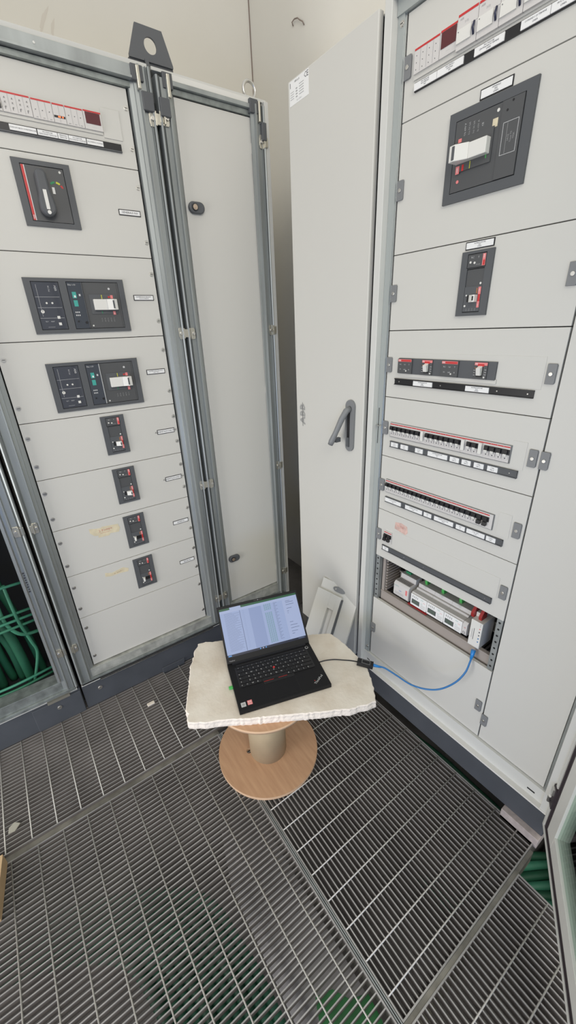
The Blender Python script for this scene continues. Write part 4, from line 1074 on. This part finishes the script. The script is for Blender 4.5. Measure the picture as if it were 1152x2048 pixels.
mb = MB().text('ThinkPad', .0125, .290, .034, LT+.0006, GSILV, R_(38)).cyl(.2755, .0335, .0014, LT, LT+.001, RED, 8); mb.build('logo', lap, FL)
mb = MB().box(.010, .026, .014, .032, LT, LT+.0004, GSILV).box(.014, .022, .019, .027, LT+.0004, LT+.0006, INKG)
mb.build('sticker', lap, FL)
mb = MB().box(.032, .048, .016, .034, LT, LT+.0004, PINK).text('RX', .009, .040, .027, LT+.0007, PAPER).box(.034, .046, .0185, .0195, LT+.0004, LT+.0006, PAPER); mb.build('sticker', lap, FL)
# lid
th = R_(132)
ldir = Vector((0, -math.cos(th), math.sin(th)))       # in laptop coordinates (v, n)
lnrm = Vector((0, -math.sin(th), -math.cos(th)))      # towards the user
FLID = FL @ frame((1, 0, 0), tuple(ldir), tuple(lnrm), (0, LD-.008, LT-.001))
LH = .215
mb = MB().box(0, LW, .004, LH, -.0035, .0025, LAPB); lid = mb.build('screen_lid', lap, FLID, bevel=.0018)
mb = MB().box(.145, .179, LH-.0062, LH-.0040, .0025, .0028, BLACK).cyl(.162, LH-.005, .0012, .0028, .0031, INKL, 10)
mb.text('lenovo' if False else 'ThinkPad', .0055, .020, .0125, .0028, INKG); mb.build('bezel_marks', lid, FLID)
def em(name, c, s=.80): return mat(name, (0.0, 0.0, 0.0), .35, emit=c, estr=s, spec=.25)
SBG = em('screen_blue', (.37, .46, .72)); SB2 = em('screen_blue_light', (.43, .51, .76)); SB3 = em('screen_blue_dark', (.30, .38, .63))
SGR = em('screen_green', (.03, .12, .06)); SLN = em('screen_text', (.10, .13, .24)); STL = em('screen_teal', (.16, .34, .36)); SDK = em('screen_navy', (.015, .02, .05)); STX = em('screen_list', (.16, .20, .34)); SLB = em('screen_icon', (.10, .35, .8))
s0x, s1x, s0y, s1y = .007, LW-.007, .026, LH-.011
mb = MB().box(s0x, s1x, s0y, s1y, .0025, .0028, SBG)
SWd, SHt = s1x-s0x, s1y-s0y
def sr(a, b_, c, d_, m, k=0): mb.box(s0x+a*SWd, s0x+b_*SWd, s0y+c*SHt, s0y+d_*SHt, .0028+k*.00003, .00284+k*.00003, m)
sr(0, 1, 0, .045, SDK); sr(0, 1, .955, 1, SGR); sr(.13, .27, .955, 1, SB2, 1); sr(0, 1, .90, .955, SB2)
sr(.36, .52, .05, .895, SB3); sr(.52, .72, .05, .895, SBG); sr(.80, 1, .05, .895, SB2); sr(.245, .25, .05, .90, SLN, 1)
for i in range(34):
    y = .88-i*.0235; sr(.05, .05+.10+.09*abs(math.sin(i*1.7)), y, y+.0045, STX, 1)
for i in range(36):
    y = .885-i*.023
    for j in range(4):
        if i not in (6, 7): sr(.555+j*.024, .571+j*.024, y, y+.012, STL, 1)
for i in range(34):
    y = .885-i*.0235; sr(.68, .68+.05*abs(math.cos(i*2.1)), y, y+.005, SLN, 1); sr(.28, .30, y, y+.005, SB3, 1)
for i, y in enumerate((.86, .83, .78, .70, .64, .60, .40, .33, .27, .20, .15)): sr(.84, .90+.05*math.sin(i), y, y+.008, SLN, 1)
for j in range(3): sr(.40+j*.035, .415+j*.035, .012, .035, SLB if j != 1 else SB2, 1)
sr(.01, .05, .012, .035, SLB, 1); sr(.90, .98, .015, .03, SLN, 1)
mb.build('display', lid, FLID)
tag(MB().box(-.014, .0, .108, .118, .006, .014, CLIPG).build('usb_receiver', None, FL, bevel=.001), 'tiny green plug in the left side port of the laptop', 'usb plug')

# ------------------------------------------------------------------ adapter and network cable
ad = empty('network_adapter', (.835, .77, .37), 'black network adapter on a short lead, at the right edge of the foam board', 'adapter')
FAd = frame(Vector((.045, -.055, -.010)).normalized(), Vector((.055, .045, 0)).normalized(), Vector((.045, -.055, -.010)).normalized().cross(Vector((.055, .045, 0)).normalized()), (.832, .789, .392))
mb = MB().box(-.006, .052, -.012, .012, -.008, .008, BLACK); mb.ring(.010, .040, -.009, .009, .001, .008, .0084, INKG)
mb.build('adapter_body', ad, FAd, bevel=.002)
pk = [(.700, .8925, .3880), (.716, .880, .389), (.736, .862, .400), (.757, .838, .410), (.780, .817, .410), (.805, .803, .403), (.830, .790, .392)]
MB().tube(pk, .0022, CBLACK, 8, sub=5).build('lead', ad)
MB().tube([(.6905, .8985, .3868), (.716, .880, .389)], .0050, CBLACK, 10).build('lead_plug', ad)
bl = [(.868, .748, .385), (.880, .735, .383), (.897, .719, .376), (.920, .680, .356), (.940, .638, .339), (.960, .590, .344), (.980, .546, .369), (1.0, .509, .418), (1.020, .492, .464), (1.040, .493, .495), (1.052, .4955, .515)]
nc = empty('network_cable', (.96, .6, .34), 'blue network patch cable drooping from the black adapter to the open bay', 'cable')
MB().tube(bl, .0030, BLUE, 10, sub=6).build('cable_jacket', nc)
MB().tube([(.862, .757, .386), (.870, .746, .385), (.886, .730, .380)], [.0062, .0055, .0035], BLUEP, 10).build('plug', nc)
MB().tube([(1.046, .4945, .505), (1.055, .4965, .520), (1.060, .498, .533)], [.0038, .0065, .0075], BLUEP, 10).build('plug', nc)

# ------------------------------------------------------------------ leaning covers
def leaning(name, pbl, pbr, ptr, ptl, holes, label, th_=.002, clip=None):
    a, b_, d_ = Vector(pbl), Vector(pbr), Vector(ptl)
    u = (b_-a).normalized(); v = (d_-a); v = (v-u*v.dot(u)).normalized(); n = u.cross(v)
    if n.x > 0: n = -n
    F = frame(u, v, u.cross(v), a); w_ = (b_-a).length; h = (d_-a).dot(v)
    root = bpy.data.objects.new(name, None); C.objects.link(root); place(root, F, None); root.empty_display_size = .05
    tag(root, label, 'cover panel')
    mb = MB()
    if holes:
        x0, x1, y0, y1 = holes
        mb.box(0, x0, 0, h, -.012, 0, PANEL).box(x1, w_, 0, h, -.012, 0, PANEL).box(x0, x1, 0, y0, -.012, 0, PANEL).box(x0, x1, y1, h, -.012, 0, PANEL)
    else: mb.box(0, w_, 0, h, -.012, 0, PANEL)
    mb.build('sheet', root, F, bevel=.001)
    return root, F, w_, h
# back sheet: top edge rests on the closed door
rt_, F, w_, h = leaning('cover_panel', (.797, 1.165, .012), (.836, .968, .012), None, (1.0130, 1.225, .467), None, 'plain grey cover sheet with oval clip leaning against the closed corner cabinet door')
cl = MB(); q = [(w_*.5+.022*math.cos(R_(a))+(.010 if math.cos(R_(a)) > 0 else -.010), h-.024+.0115*math.sin(R_(a))) for a in range(0, 360, 20)]
cl.prism(q, 0, .006, SLATE).cyl(w_*.42, h-.024, .0048, .006, .009, CHROME, 12); cl.build('clip', rt_, F, bevel=.001)
rt2_, F2, w2, h2 = leaning('cover_panel', (.770, 1.165, .014), (.795, 1.035, .014), None, (.9800, 1.215, .430), (.076, .110, .06, .400), 'narrow grey cover sheet with tall rectangular slot, leaning in front of the plain one')
MB().box(w2+.0005, w2+.004, 0, h2-.01, -.018, -.002, BEZ).build('edge_shade', rt2_, F2)  # dark strip stands in for the shadowed side of the sheet

# ------------------------------------------------------------------ small things
tag(MB().prism([(-.56, .97), (-.385, .975), (-.362, 1.131), (-.54, 1.15)], .002, .050, CARD).build('cardboard_piece'), 'brown cardboard box end at the left edge of the picture, on the grating', 'cardboard')
tag(MB().box(.190, .222, 1.440, 1.456, .0015, .010, FOAM).build('foam_crumb', bevel=.002), 'small oblong crumb of foam on the grating near the left plinth', 'debris')
tag(MB().prism([(-.355, 1.225), (-.335, 1.222), (-.318, 1.240), (-.335, 1.255), (-.352, 1.245)], .0015, .005, mat('pebble', (.36, .35, .30), .8)).build('debris_chip', bevel=.001), 'flat pale chip on the grating at the left edge', 'debris')
